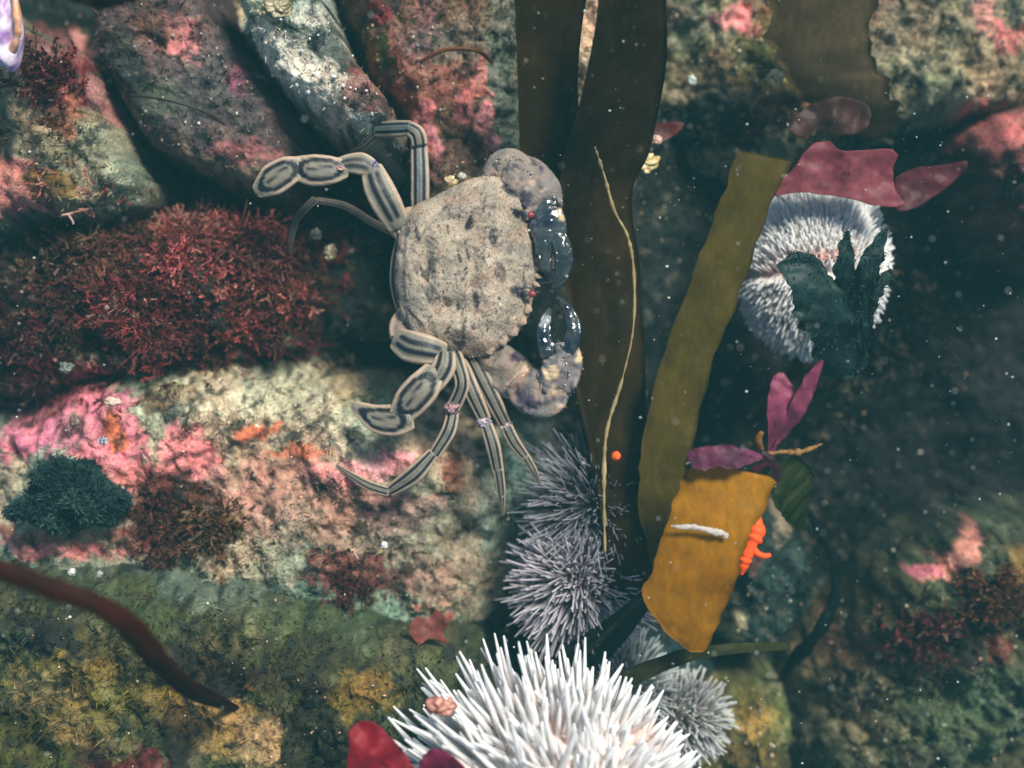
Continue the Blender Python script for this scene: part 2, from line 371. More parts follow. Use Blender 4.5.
# bright sand grains and shell grit lying on the rocks
def icos(p, r, squash=1.0, rs=None):
    rs = rs or R
    base = np.array([(0, 0, 1), (.89, 0, .45), (.28, .85, .45), (-.72, .53, .45), (-.72, -.53, .45), (.28, -.85, .45), (.72, .53, -.45), (-.28, .85, -.45), (-.89, 0, -.45), (-.28, -.85, -.45), (.72, -.53, -.45), (0, 0, -1)])
    f = np.array([(0,1,2),(0,2,3),(0,3,4),(0,4,5),(0,5,1),(1,6,2),(2,7,3),(3,8,4),(4,9,5),(5,10,1),(6,7,2),(7,8,3),(8,9,4),(9,10,5),(10,6,1),(11,7,6),(11,8,7),(11,9,8),(11,10,9),(11,6,10)])
    n = len(p); s = rs.uniform(.6, 1.4, (n, 1, 3)); s[:, :, 2] *= squash
    V = p[:, None, :] + base[None] * s * np.asarray(r)[:, None, None]
    F = (f[None] + (np.arange(n) * 12)[:, None, None]).reshape(-1, 3)
    return V.reshape(-1, 3), F
gritm = mat('grit', attr=True, rough=.25, spec=.8, vary=.2)
def grit():
    n = 5200
    x = R.uniform(-5.4, 5.4, n); y = R.uniform(-4.1, 4.1, n)
    px = 512 + x * 100; py = 384 - y * 100
    dens = .25 + .75 * np.exp(-(((px - 310) / 130) ** 2 + ((py - 75) / 70) ** 2)) + .3 * (px > 650) * (py < 140) + .35 * (px > 760) * (py > 560)
    k = R.rand(n) < dens; x = x[k]; y = y[k]; n = len(x)
    z, C, who = top_paint(x, y)
    c = np.array([lin((215, 205, 180)), lin((150, 145, 130)), lin((190, 150, 110)), lin((120, 130, 125))])[R.randint(0, 4, n)]
    r = .008 + .012 * R.rand(n) ** 3
    led = who == 2; r = np.where(led, r * 1.5, r); c = np.where(led[:, None], c * .5 + .42, c)  # ledge grains enlarged and whitened to paint in their glints
    V, F = icos(np.stack([x, y, z + .02], 1), r)
    tag(build('shell_grit', V, F, gritm, cols=np.repeat(c, 12, 0), smooth=False), kind='stuff')
grit()
def snow():
    n = 2000
    h = R.uniform(.9, 4.0, n); px = R.uniform(0, 1024, n); py = R.uniform(0, 768, n)
    k = R.rand(n) < np.where(px > 500, 1, .35); h, px, py = h[k], px[k], py[k]
    p = np.stack([(px - 512) / 100 * (D - h) / D, (384 - py) / 100 * (D - h) / D, h], 1)
    r = (.003 + .011 * R.rand(len(p)) ** 5) * (D - h) / D
    V, F = icos(p, r)
    m = mat('floc', (.7, .72, .66), rough=.6, transl=.4)
    tag(build('floating_particles', V, F, m, smooth=True), kind='stuff')
snow()

# ---------------------------------------------------------------- blades: a strip between a left and a right edge, with thickness, ruffles and spots
def blade(name, Lp, Rp, m, parent=None, n=60, w=13, thick=.02, ruff=.05, arch=.08, cols=None, seed=0, edge_dark=.8, fray=.0, dh=0.0):
    """Lp, Rp: lists of (px, py, h); returns the object"""
    f = lambda q: np.array([P(a[0], a[1], a[2] + dh) for a in q])
    A = spline(f(Lp), n); B = spline(f(Rp), n)
    T = np.linspace(0, 1, w)
    G = A[:, None, :] * (1 - T)[None, :, None] + B[:, None, :] * T[None, :, None]
    s = np.linspace(0, 1, n)[:, None]; u = T[None, :]
    width = np.linalg.norm(A - B, axis=1)[:, None]
    e = np.abs(2 * u - 1)
    G[:, :, 2] += arch * (1 - e ** 2) * np.clip(width, 0, 1.4) + ruff * np.clip(width * 2, 0, 1) * (e ** 3 * np.sin(s * n * .55 + seed + u * 3 + np.sin(s * 9 + seed) * 2) + fbm(s * 9 + seed + 0 * u, u * 2 + 0 * s, 3, seed + 3) * 1.5)
    if fray:
        j = fbm(s * n * .35 + 0 * u, 0 * s + (u > .5) * 7.7 + seed, 3, seed + 9) * fray * e ** 4 * np.clip(width * 2, 0, 1)
        dv = (B - A) / (width + 1e-6); G += dv[:, None, :] * (j * np.sign(2 * u - 1))[:, :, None]
    top = G.reshape(-1, 3); bot = top.copy(); bot[:, 2] -= thick * (1 - .7 * np.broadcast_to(e ** 4, (n, w)).reshape(-1))
    F = grid_faces(n, w); Ft = F; Fb = F[:, ::-1] + n * w
    rim = [i * w for i in range(n)] + [(n - 1) * w + j for j in range(1, w)] + [i * w + w - 1 for i in range(n - 2, -1, -1)] + [j for j in range(w - 2, 0, -1)]
    rim = np.array(rim); rn = np.roll(rim, -1)
    Fr = np.stack([rn, rim, rim + n * w, rn + n * w], 1)
    V = np.concatenate([top, bot]); FF = np.concatenate([Ft, Fb, Fr])
    c = None
    if cols is not None:
        a, b_ = lin(cols[0]), lin(cols[1])
        q = fbm(G[:, :, 0] * 3, G[:, :, 1] * 3, 4, seed + 5)[..., None] * .8 + .5
        c = a * (1 - q) + b_ * q
        q2 = sstep(.2, .42, fbm(G[:, :, 0] * 14, G[:, :, 1] * 14, 3, seed + 15))[..., None] * .5
        c = c * (1 - q2) + (c * .7 + lin((150, 150, 120)) * .12) * q2
        c = c * (1 - (1 - edge_dark) * e[..., None] ** 6)
        c = c.reshape(-1, 3); c = np.concatenate([c, c])
    return build(name, V, FF, m, parent, cols=c)
kelpm = mat('kelp', attr=True, rough=.55, bump=.25, bscale=6, spec=.12, transl=.62, vary=.26, vscale=9, aniso=(1.6, .7, 1), coat=.0)

def kelp(label, Lp, Rp, cols, group=None, **kw):
    o = blade('kelp_frond', Lp, Rp, kelpm, cols=cols, **kw); tag(o, label, 'kelp'); return o
kelp('left one of the two dark brown kelp straps hanging from the top edge',
     [(512,-60,1.8),(517,60,1.3),(519,120,.9),(522,170,.55),(540,215,.3),(560,260,.15),(575,310,.1)],
     [(600,-60,1.8),(583,20,1.3),(578,100,.9),(590,170,.5),(603,215,.3),(618,260,.15),(622,310,.1)], ((60,46,12),(86,64,18)), seed=1, arch=.05, ruff=.02)
kelp('dark brown kelp strap curving down behind the crab claws to the grey urchins',
     [(600,-60,2.2),(596,20,1.85),(578,110,1.35),(562,165,.85),(558,235,.5),(568,300,.4),(574,380,.4),(590,450,.45),(602,520,.45),(610,600,.3)],
     [(658,-60,2.2),(667,20,1.8),(664,80,1.35),(650,150,.95),(632,195,.75),(640,270,.6),(645,360,.55),(648,450,.55),(655,530,.5),(660,600,.3)], ((52,40,10),(78,58,16)), seed=2, arch=.07, ruff=.03, n=90)
kelp('long olive kelp strap slanting from beside the white urchin down to the orange-brown piece',
     [(738,150,2.0),(718,205,1.95),(694,270,1.85),(665,350,1.7),(643,430,1.6),(638,490,1.5),(645,540,1.35),(660,590,1.2)],
     [(792,160,2.0),(768,215,1.95),(742,285,1.85),(712,370,1.7),(690,450,1.6),(686,490,1.5),(684,540,1.35),(678,590,1.2)], ((98,86,30),(116,100,38)), seed=3, arch=.05, fray=.04, ruff=.03, n=80, dh=-.7)
ko = kelp('bright orange-brown cut kelp piece with a thin white scratch-like worm tube across it',
     [(694,460,2.3),(681,482,2.35),(668,520,2.4),(655,565,2.35),(642,596,2.25),(662,628,2.15),(690,652,2.05)],
     [(778,478,2.3),(768,500,2.35),(750,535,2.4),(738,575,2.35),(728,600,2.25),(716,632,2.15),(704,652,2.05)], ((184,126,14),(200,144,24)), seed=4, arch=.05, ruff=.012, fray=.028, edge_dark=.75, dh=-.75)
ko['label'] = 'bright orange-brown kelp piece in the lower middle, under the white worm tube'
kelp('faint out-of-focus olive kelp frond coming in from the top edge over the top right boulder',
     [(764,-60,.9),(770,40,.5),(792,90,.15),(830,120,-.3),(845,135,-.9)],
     [(880,-60,.9),(870,30,.5),(884,80,.15),(898,120,-.3),(870,140,-.9)], ((112,94,62),(134,114,80)), seed=5, fray=.12, ruff=.02, dh=-.25)
kelp('smooth grey-green blade lying slantwise above the big white urchin',
     [(640,592,.7),(612,615,.55),(575,640,.3),(545,662,-.2),(505,672,-.8)], [(650,606,.7),(632,632,.55),(600,668,.3),(570,690,-.2),(520,700,-.8)], ((46,66,60),(62,82,74)), seed=7)
kelp('narrow olive-green blade edge running right from above the small white-tipped urchin',
     [(560,700,.4),(620,672,.75),(680,650,.95),(730,643,1.0),(790,642,.5)], [(570,716,.4),(625,690,.75),(684,664,.95),(732,654,1.0),(790,650,.5)], ((58,62,34),(80,84,50)), seed=8)
kelp('green frond piece showing just right of the orange-brown kelp, below the pink forked blade',
     [(760,480,.9),(778,510,.8),(790,525,.6),(800,530,.3)], [(790,452,.9),(812,470,.8),(812,495,.6),(806,522,.3)], ((44,60,24),(66,80,36)), seed=9)

# stipes and threads: round tubes along a path
def tube(name, pts, rad, m, parent=None, n=60, k=8, cols=None, vary=0, seed=0, flat=1.0, dh=0.0):
    A = spline([P(a[0], a[1], a[2] + dh) for a in pts], n); r = spline(np.array([[a] for a in (rad if hasattr(rad, '__len__') else [rad, rad])], float), n)[:, 0]
    T = np.gradient(A, axis=0); T /= np.linalg.norm(T, axis=1)[:, None] + 1e-9
    up = np.array([0, 0, 1.0]); S_ = np.cross(T, up); bad = np.linalg.norm(S_, axis=1) < .05; S_[bad] = (1, 0, 0); S_ /= np.linalg.norm(S_, axis=1)[:, None]
    U = np.cross(S_, T)
    if vary: r = r * (1 + vary * fbm(np.linspace(0, n * .5, n), np.zeros(n), 3, seed + 2))
    a = np.linspace(0, 2 * math.pi, k, endpoint=False)
    V = A[:, None, :] + r[:, None, None] * (np.cos(a)[None, :, None] * S_[:, None, :] + flat * np.sin(a)[None, :, None] * U[:, None, :])
    F = grid_faces(n, k, True).tolist() + [list(range(k))[::-1], [(n - 1) * k + i for i in range(k)]]
    c = None
    if cols is not None:
        q = (fbm(np.repeat(np.linspace(0, n * .4, n), k), np.tile(a, n), 3, seed) * .8 + .5)[:, None]; c = lin(cols[0]) * (1 - q) + lin(cols[1]) * q
    return build(name, V.reshape(-1, 3), F, m, parent, cols=c)
weedm = mat('weed', attr=True, rough=.5, spec=.3, transl=.15, vary=.3, vscale=10, bump=.2, bscale=20)
t = tube('kelp_stipe', [(-80,545,4.4),(-10,566,4.4),(50,588,4.3),(100,606,4.2),(135,632,4.0),(160,664,3.6),(188,688,2.8),(218,702,2.0),(245,712,1.0)], [.07,.075,.08,.085,.095,.1,.1,.075,.04], kelpm, cols=((54,20,7),(78,32,12)), k=14, vary=.2, flat=.6)
tag(t, 'thick blurred dark red-brown stipe arching over the lower left boulder', 'kelp stalk')
t = tube('kelp_stipe', [(775,470,.2),(800,500,-.1),(828,545,-.2),(836,590,-.3),(820,630,-.4),(796,658,-.8),(780,680,-1.6)], [.02,.04,.045,.05,.06,.07,.03], kelpm, cols=((14,26,28),(30,48,48)), k=12, vary=.6, seed=4, flat=.5)
tag(t, 'dark teal stipe bowing round the rounded green boulder', 'kelp stalk')
t = tube('kelp_stipe', [(640,598,1.0),(600,640,.8),(560,672,.3),(520,690,-.4)], [.02,.022,.02,.015], weedm, cols=((22,34,24),(40,50,30)), seed=5)
tag(t, 'thin dark stalk slanting down left from the orange-brown kelp piece', 'kelp stalk')
t = tube('thread_weed', [(595,147,1.35),(604,175,1.2),(614,210,1.1),(628,238,1.0),(634,275,.95),(633,330,.9),(622,380,.9),(607,430,.9),(604,480,.9),(605,552,.9)], [.008,.014,.016,.013,.015,.012,.008,.014,.018,.016,.012], weedm, n=140, cols=((128,112,72),(170,150,104)), vary=.9, seed=6)
tag(t, 'long thin yellow thread hanging down the middle of the dark kelp strap', 'thread weed')
t = tube('red_stipe', [(420,62,.7),(445,50,.85),(475,50,.85),(492,62,.6)], .02, weedm, cols=((96,58,30),(120,70,36)), seed=7)
tag(t, 'small arched brown strand on the pink-crusted boulder near the top', 'weed strand')
t = tube('weed_strand', [(130,95,.75),(165,100,.85),(200,110,.8),(225,125,.6)], .012, weedm, cols=((40,34,28),(60,50,40)), seed=8)
tag(t, 'fine dark strand lying across the smooth grey-green slab', 'weed strand')

# dark overhanging frond at the very top left, and the lilac shell edge
kelp('blurred very dark maroon frond tip dipping in at the top left', [(48,-40,3.5),(56,-12,3.6),(80,3,3.6),(100,8,3.6)], [(180,-50,3.5),(160,-16,3.6),(140,-1,3.6),(118,7,3.6)], ((26,8,12),(40,12,14)), seed=10)
shellm = mat('shell', attr=True, rough=.4, bump=.3, bscale=14, spec=.5, vary=.2)
def lumpy(name, px, py, h, rx, ry, rz, c0, c1, m, ang=0, seed=0, amp=.25, freq=2.5, parent=None, nu=40, nv=24, patch=None):
    """solid uneven body, all round"""
    u = np.linspace(0, 2 * math.pi, nu, endpoint=False); v = np.linspace(.02, math.pi - .02, nv)
    V_, U_ = np.meshgrid(v, u, indexing='ij'); x = np.sin(V_) * np.cos(U_); y = np.sin(V_) * np.sin(U_); z = np.cos(V_)
    n = fbm(x * freq + seed * 3 + z * 1.3, y * freq + z * 2.1, 4, seed)
    s = 1 + amp * n * 2
    a = -math.radians(ang); X = x * s * rx; Y = y * s * ry
    o = P(px, py, h)
    V = np.stack([X * math.cos(a) - Y * math.sin(a) + o[0], X * math.sin(a) + Y * math.cos(a) + o[1], z * s * rz + o[2]], -1).reshape(-1, 3)
    F = grid_faces(nv, nu, True).tolist() + [list(range(nu))[::-1], [(nv - 1) * nu + i for i in range(nu)]]
    q = np.clip(fbm(x * 4 + seed, y * 4 + z * 3, 4, seed + 4) * 1.3 + .5, 0, 1).reshape(-1)[:, None]
    C = lin(c0) * (1 - q) + lin(c1) * q
    return build(name, V, F, m, parent, cols=C)
s0 = lumpy('shell', 2, 22, 1.6, .17, .42, .2, (225,215,225), (150,110,170), shellm, ang=-6, seed=3, amp=.12)
tag(s0, 'white and lilac shell edge cut by the top left corner of the view', 'shell')
s1 = tube('shell_rim', [(12,-20,1.75),(17,15,1.8),(17,38,1.75),(6,58,1.6),(-10,68,1.5)], [.03,.035,.03,.04,.03], shellm, parent=s0, cols=((190,120,60),(225,180,160)), seed=3, vary=.3)

# ---------------------------------------------------------------- leafy red seaweeds
redm = mat('red_weed', attr=True, rough=.5, bump=.15, bscale=9, spec=.25, transl=.35, vary=.4, vscale=11)
def sheet(name, outline, h, m, cols, parent=None, ruff=.12, tilt=(0, 0), seed=0, thick=.015, nr=22):
    q = spline(list(outline) + [outline[0]], 161)[:-1]
    pts = np.array([P(a, b, h) for a, b in q]); c = pts.mean(0)
    rr = np.linspace(0, 1, nr + 1)[1:]
    G = c + (pts - c)[None] * rr[:, None, None]
    edge = 1 + fbm(np.arange(160) * .25, np.zeros(160), 3, seed) * .05
    G = c + (G - c) * (1 + (edge[None, :, None] - 1) * rr[:, None, None] ** 3)
    x, y = G[..., 0], G[..., 1]
    G[..., 2] = h + fbm(x * 2.2, y * 2.2, 3, seed + 1) * ruff * 1.6 + fbm(x * 7, y * 7, 2, seed + 2) * ruff * .35 + (x - c[0]) * tilt[0] + (y - c[1]) * tilt[1]
    V = np.concatenate([[c + (0, 0, G[0, :, 2].mean() - c[2])], G.reshape(-1, 3)]); nb = len(V)
    Vb = V.copy(); Vb[:, 2] -= thick
    k = 160; Ft = [[0, 1 + (i + 1) % k, 1 + i][::-1] for i in range(k)] + [[1 + a for a in f] for f in grid_faces(nr, k, True).tolist()]
    Fb = [[a + nb for a in f[::-1]] for f in Ft]
    o = 1 + (nr - 1) * k; Fr = [[o + i, o + (i + 1) % k, o + (i + 1) % k + nb, o + i + nb] for i in range(k)]
    qq = np.clip(fbm(V[:, 0] * 3, V[:, 1] * 3, 4, seed + 5) * 1.2 + .5, 0, 1)[:, None]
    C = lin(cols[0]) * (1 - qq) + lin(cols[1]) * qq
    return build(name, np.concatenate([V, Vb]), Ft + Fb + Fr, m, parent, cols=np.concatenate([C, C]))
o = sheet('red_seaweed', [(778,185),(795,165),(812,146),(828,142),(838,152),(860,152),(888,150),(897,156),(893,172),(898,192),(905,205),(880,206),(840,196),(800,192),(775,195)], .62, redm, ((128,58,68),(150,80,86)), seed=21, ruff=.07, tilt=(.0, .1))
tag(o, 'flat dusky pink sheet of red seaweed draped over the top of the white urchin', 'red seaweed')
o = sheet('red_seaweed', [(895,178),(915,168),(940,166),(965,163),(955,180),(932,198),(910,210),(893,208)], .25, redm, ((74,30,40),(100,44,52)), seed=22, ruff=.08)
tag(o, 'darker maroon flap of red seaweed running right from the dusky pink sheet', 'red seaweed')
o = sheet('red_seaweed', [(790,130),(800,112),(822,100),(850,98),(872,108),(866,128),(845,134),(820,128),(806,138)], .0, redm, ((58,40,36),(84,52,44)), seed=23, ruff=.1)
tag(o, 'faint reddish brown seaweed scrap above the dusky pink sheet', 'red seaweed')
o = sheet('red_seaweed', [(648,133),(656,124),(672,122),(684,124),(676,134),(662,142),(650,142)], .3, redm, ((74,26,28),(96,38,36)), seed=24, ruff=.05)
tag(o, 'tiny dark red scrap above the small yellow pebble right of the kelp', 'red seaweed')
o = sheet('red_seaweed', [(345,800),(348,750),(352,728),(372,722),(392,738),(410,762),(430,790),(420,820)], 2.5, redm, ((120,10,28),(150,18,40)), seed=25, ruff=.1)
tag(o, 'blurred crimson blade at the bottom edge, left of the big white urchin', 'red seaweed')
o = sheet('red_seaweed', [(418,766),(430,752),(450,756),(470,775),(460,800),(425,800)], 2.35, redm, ((96,20,52),(120,30,64)), seed=26, ruff=.1)
tag(o, 'purple-red scrap at the foot of the big white urchin spines', 'red seaweed')
o = sheet('red_seaweed', [(408,632),(416,618),(428,621),(436,612),(449,622),(443,634),(448,644),(430,640),(418,645)], .62, redm, ((112,56,50),(134,74,64)), seed=27, ruff=.1)
tag(o, 'small brick red leaf flat on the lower right of the large pale boulder', 'red seaweed')

fw = empty('forked_seaweed', P(770, 462, 1.35), 'pink forked seaweed blade standing over the purple one on the kelp', 'red seaweed')
pk = ((124,50,80),(156,70,100))
blade('blade', [(768,458,1.9),(769,440,2.0),(767,415,2.15),(769,395,2.2),(772,378,2.2),(780,372,2.2)], [(771,459,1.9),(780,440,2.0),(788,420,2.15),(793,398,2.2),(792,385,2.2),(784,373,2.2)], redm, fw, n=40, w=9, cols=pk, seed=31, ruff=.04, fray=.06, dh=-.5)
blade('blade', [(774,446,2.0),(782,425,2.1),(792,402,2.25),(800,385,2.3),(812,368,2.35),(822,359,2.4)], [(780,443,2.0),(790,432,2.1),(804,415,2.25),(812,398,2.3),(819,380,2.35),(824,361,2.4)], redm, fw, n=40, w=9, cols=pk, seed=32, ruff=.04, fray=.06, dh=-.5)
tube('stalk', [(769,460,1.9),(762,466,1.85),(754,470,1.8)], .025, redm, fw, n=12, cols=pk, dh=-.5)
o = blade('purple_seaweed', [(688,452,2.55),(695,446,2.58),(712,443,2.6),(735,446,2.6),(752,450,2.55),(762,455,2.5)], [(688,460,2.55),(698,470,2.58),(714,468,2.6),(735,468,2.6),(752,462,2.55),(763,459,2.5)], redm, cols=((74,38,64),(140,66,92)), seed=33, n=40, fray=.12, ruff=.05, dh=-.78)
tag(o, 'purple leaf lying across the upper end of the orange-brown kelp piece', 'red seaweed')
o = blade('purple_seaweed', [(758,452,2.4),(766,462,2.4),(774,475,2.35),(776,484,2.3)], [(765,450,2.4),(776,458,2.4),(782,470,2.35),(779,484,2.3)], redm, cols=((46,20,34),(62,30,44)), seed=34, n=20, dh=-.75)
tag(o, 'small blackish purple leaf at the right corner of the orange-brown kelp', 'red seaweed')
t = tube('weed_strand', [(764,456,2.0),(780,452,1.95),(800,452,1.9),(822,444,1.8)], [.03,.02,.03,.012], weedm, cols=((110,74,30),(150,110,60)), seed=35, vary=.8, dh=-.4)
tag(t, 'thin tan strand pointing right from the joint of the pink forked blade', 'weed strand')
t = tube('weed_strand', [(762,450,2.0),(758,440,2.1),(762,432,2.15)], [.02,.035,.02], weedm, cols=((120,80,20),(150,100,30)), seed=36, n=14, dh=-.4)
tag(t, 'short ochre stub beside the base of the pink forked blade', 'weed strand')

# dark green forked frond in front of the white urchin
gw = empty('green_seaweed', P(832, 350, .2), 'dark green forked seaweed standing in front of the white urchin at right', 'green seaweed')
gc = ((26,50,50),(42,68,66))
G1 = dict(n=44, w=11, cols=gc, ruff=.05, arch=.01, fray=.1)
blade('blade', [(822,378,.5),(812,345,.85),(800,318,1.1),(790,295,1.25),(780,266,1.3),(792,253,1.3)], [(856,378,.5),(858,345,.85),(854,315,1.1),(842,286,1.25),(824,262,1.3),(800,251,1.3)], redm, gw, seed=41, **G1)
blade('blade', [(826,372,.5),(830,330,.88),(834,296,1.12),(834,268,1.32),(838,246,1.38),(847,231,1.4)], [(862,372,.5),(864,335,.88),(862,300,1.12),(856,276,1.32),(853,252,1.38),(849,231,1.4)], redm, gw, seed=42, **G1)
blade('blade', [(834,374,.45),(840,335,.86),(846,300,1.1),(854,272,1.3),(866,248,1.35),(884,228,1.38)], [(868,368,.45),(870,330,.86),(870,302,1.1),(878,274,1.3),(884,254,1.35),(888,230,1.38)], redm, gw, seed=43, **G1)
blade('blade', [(846,356,.5),(852,326,.8),(860,302,1.0),(872,282,1.1),(890,268,1.1)], [(870,356,.5),(872,330,.8),(876,308,1.0),(884,292,1.1),(893,272,1.1)], redm, gw, seed=44, **G1)
GREEN_BLADES = list(gw.children)
# ---------------------------------------------------------------- bushy red seaweed: tufts of forked ribbons
def bush(name, px, py, r, c0, c1, label, nfr=240, seed=0, cat='red seaweed', group=None, hh=.45, wd=.03, h=None, squash=1.0, m=None, spread=1.0):
    rs = np.random.RandomState(seed + 1000)
    cx, cy, _ = P(px, py, .3); rr = r / 100
    a = rs.rand(nfr) * 6.283; q = np.minimum(np.abs(rs.randn(nfr)) * .55, 1.25) * rr * (1 + .6 * np.sin(a * 3 + seed) * np.sin(a * 2 + seed * 2))
    x = cx + np.cos(a) * q; y = cy + np.sin(a) * q * squash
    z = top_z(x, y) if h is None else np.full(nfr, h)
    base = np.stack([x, y, z - .03], 1)
    d = np.stack([np.cos(a) * q / rr * .9 * spread + rs.randn(nfr) * .4, np.sin(a) * q / rr * .9 * spread + rs.randn(nfr) * .4, .9 + 0 * a], 1)
    d /= np.linalg.norm(d, axis=1)[:, None]
    Vs, Fs, Cs = [], [], []; off = 0
    L0 = hh * rs.uniform(.4, 1.2, nfr) * (.4 + 1.5 * np.clip(fbm(x * 2.6, y * 2.6, 3, 611) + .45, 0, 1))
    mixq = np.clip(rs.rand(nfr) * .6 + .4 * (fbm(x * 4, y * 4, 2, seed) + .5), 0, 1)[:, None]
    col = lin(c0) * (1 - mixq) + lin(c1) * mixq
    silt = (rs.rand(nfr) < .22)[:, None]; col = np.where(silt, col * .5 + lin((128,112,92)) * .5, col * .8 + lin((118,96,84)) * .2 * (lin(c1).max() / .4))
    col = col * (.35 + 1.3 * np.clip(fbm(x * 2.3, y * 2.3, 3, seed + 60) + .5, 0, 1) ** 2.2)[:, None] * rs.uniform(.5, 1.6, nfr)[:, None]
    def add(p, d, L, w, c):
        nonlocal off
        V, F, C = ribbons(p, d, L, w, c, seg=3, bend=.35, taper=.6, rs=rs); Vs.append(V); Fs.append(F + off); Cs.append(C); off += len(V)
    add(base, d, L0, np.full(nfr, wd), col * .7)
    for lev, nk in ((0, 5), (1, 3)):      # side branches, then their forks
        if lev == 0: src, sd, sL, sc = base, d, L0, col
        p2, d2, L2, c2 = [], [], [], []
        for k in range(nk):
            t = rs.uniform(.25, 1.0, len(src))
            p2.append(src + sd * (sL * t)[:, None]); e = sd + rs.randn(len(src), 3) * .75; e[:, 2] = np.abs(e[:, 2]) * .8; d2.append(e / np.linalg.norm(e, axis=1)[:, None])
            L2.append(sL * rs.uniform(.22, .42, len(src))); c2.append(np.clip(sc * rs.uniform(.7, 1.45, len(src))[:, None] * (1 + rs.randn(len(src), 3) * .08), .004, .7))
        src, sd, sL, sc = map(np.concatenate, (p2, d2, L2, c2))
        add(src, sd, sL, np.full(len(src), wd * (.85 - .2 * lev)), sc)
    o = build(name, np.concatenate(Vs), np.concatenate(Fs), m or turfm, cols=np.concatenate(Cs))
    return tag(o, label, cat, group)
RB = [
 (230,250,62,(150,36,42),(214,112,106),'rusty red bushy tuft beside the crab paddle leg, the rightmost of the red seaweed mat',260,.5),
 (272,282,30,(104,40,34),(150,80,66),'small red tuft at the right tip of the red seaweed mat, beside the dark gap',120,.4),
 (245,320,52,(128,24,34),(196,80,78),'deep red tuft along the lower right edge of the mat, above the pale boulder',220,.45),
 (160,225,46,(140,60,52),(206,142,122),'pinkish red tuft at the top of the mat, under the dark slab',200,.45),
 (170,290,58,(132,24,38),(204,84,86),'dense crimson tuft in the middle of the red seaweed mat',260,.5),
 (100,250,50,(78,34,26),(140,84,66),'brownish red tuft in the upper left part of the mat',200,.42),
 (115,320,50,(70,10,24),(124,36,44),'dark crimson tuft left of the middle of the mat',200,.42),
 (45,290,52,(56,30,26),(110,68,52),'brown straggly tuft at the far left of the mat',180,.4),
 (25,350,48,(60,14,30),(98,30,44),'dark wine red tuft at the left edge, above the pink crust',180,.38),
 (85,370,38,(86,18,34),(130,44,54),'low wine red tuft where the mat meets the pink crust',130,.28),
 (190,345,36,(92,30,34),(140,70,62),'faded red tuft overhanging the top of the pale boulder',130,.3),
 (160,520,40,(96,44,36),(150,84,70),'low rusty tuft right of the dark green sponge',200,.28),
 (215,530,34,(80,52,28),(126,84,50),'low brown tuft to the right of the rusty one on the pale boulder',150,.25),
 (345,580,38,(104,50,48),(142,84,74),'short dark red tuft low on the pale boulder above the fuzzy green ridge',170,.22),
 (60,85,30,(84,14,26),(120,34,44),'small crimson tuft on the top left boulder',120,.22),
 (68,130,14,(126,70,20),(160,96,36),'tiny orange-brown tuft on the top left boulder',50,.16),
 (690,620,20,(60,66,24),(90,94,40),'small olive tuft between the orange-brown kelp tip and the small urchin',60,.2),
 (955,645,34,(62,16,26),(98,34,36),'dark crimson tuft on the lower right boulder',170,.3),
 (1015,610,28,(98,56,28),(134,80,44),'rust brown tuft at the right edge on the lower right boulder',130,.28),
 (850,640,40,(52,62,34),(90,94,56),'green-brown tuft on the left shoulder of the lower right boulder',170,.28),
 (970,700,46,(60,76,48),(104,118,84),'grey-green tuft low on the lower right boulder',200,.3),
 (905,735,46,(80,84,54),(130,130,96),'pale olive tuft at the bottom edge on the lower right boulder',200,.28),
 (905,120,50,(26,52,40),(48,78,58),'dark bottle green tuft hanging below the top right boulder',220,.3),
 (960,145,40,(14,30,30),(28,50,44),'blackish green tuft under the right side of the top right boulder',170,.3),
 (700,110,40,(34,54,48),(58,80,68),'dark teal tuft right of the brown kelp strap near the top',170,.26),
 (760,110,34,(70,56,36),(110,86,56),'short brown tuft below the pink crust of the top right boulder',130,.24),
 (935,330,70,(10,16,16),(24,34,30),'dark shadowy green tuft right of the white urchin',260,.4),  # this and the next two: near-black tones paint in the gully's gloom
 (985,290,60,(14,16,14),(28,30,24),'blackish brown tuft at the right edge, below the reddish boulder',220,.35),
 (860,420,60,(6,12,16),(16,26,30),'dim teal tuft right of the pink forked blade',220,.35),
 (720,410,44,(16,34,38),(32,54,56),'dim blue-green tuft between the olive kelp and the pink forked blade',160,.3),
 (890,560,50,(30,44,38),(56,70,54),'murky green tuft above the salmon pink ridge',180,.3),
 (360,230,40,(22,30,34),(40,52,52),'blackish tuft in the gap left of the crab shell',140,.24),
 (335,330,36,(26,34,32),(50,60,50),'dark tuft in the gap at the rear edge of the crab',120,.24),
]
for i, (px, py, r, c0, c1, lb, nf, hh) in enumerate(RB):
    nm = 'red_seaweed' if 'red' in lb.split(' tuft')[0].split() or 'crimson' in lb.split(' tuft')[0] or 'rusty' in lb else 'seaweed_tuft'
    bush(nm, px, py, r, c0, c1, lb, nfr=int(nf * (2.6 if i < 11 else 1.2)), seed=i, cat='red seaweed' if nm == 'red_seaweed' else 'seaweed', hh=hh * (.5 if i < 11 else .6), wd=.024 if i < 11 else .028)

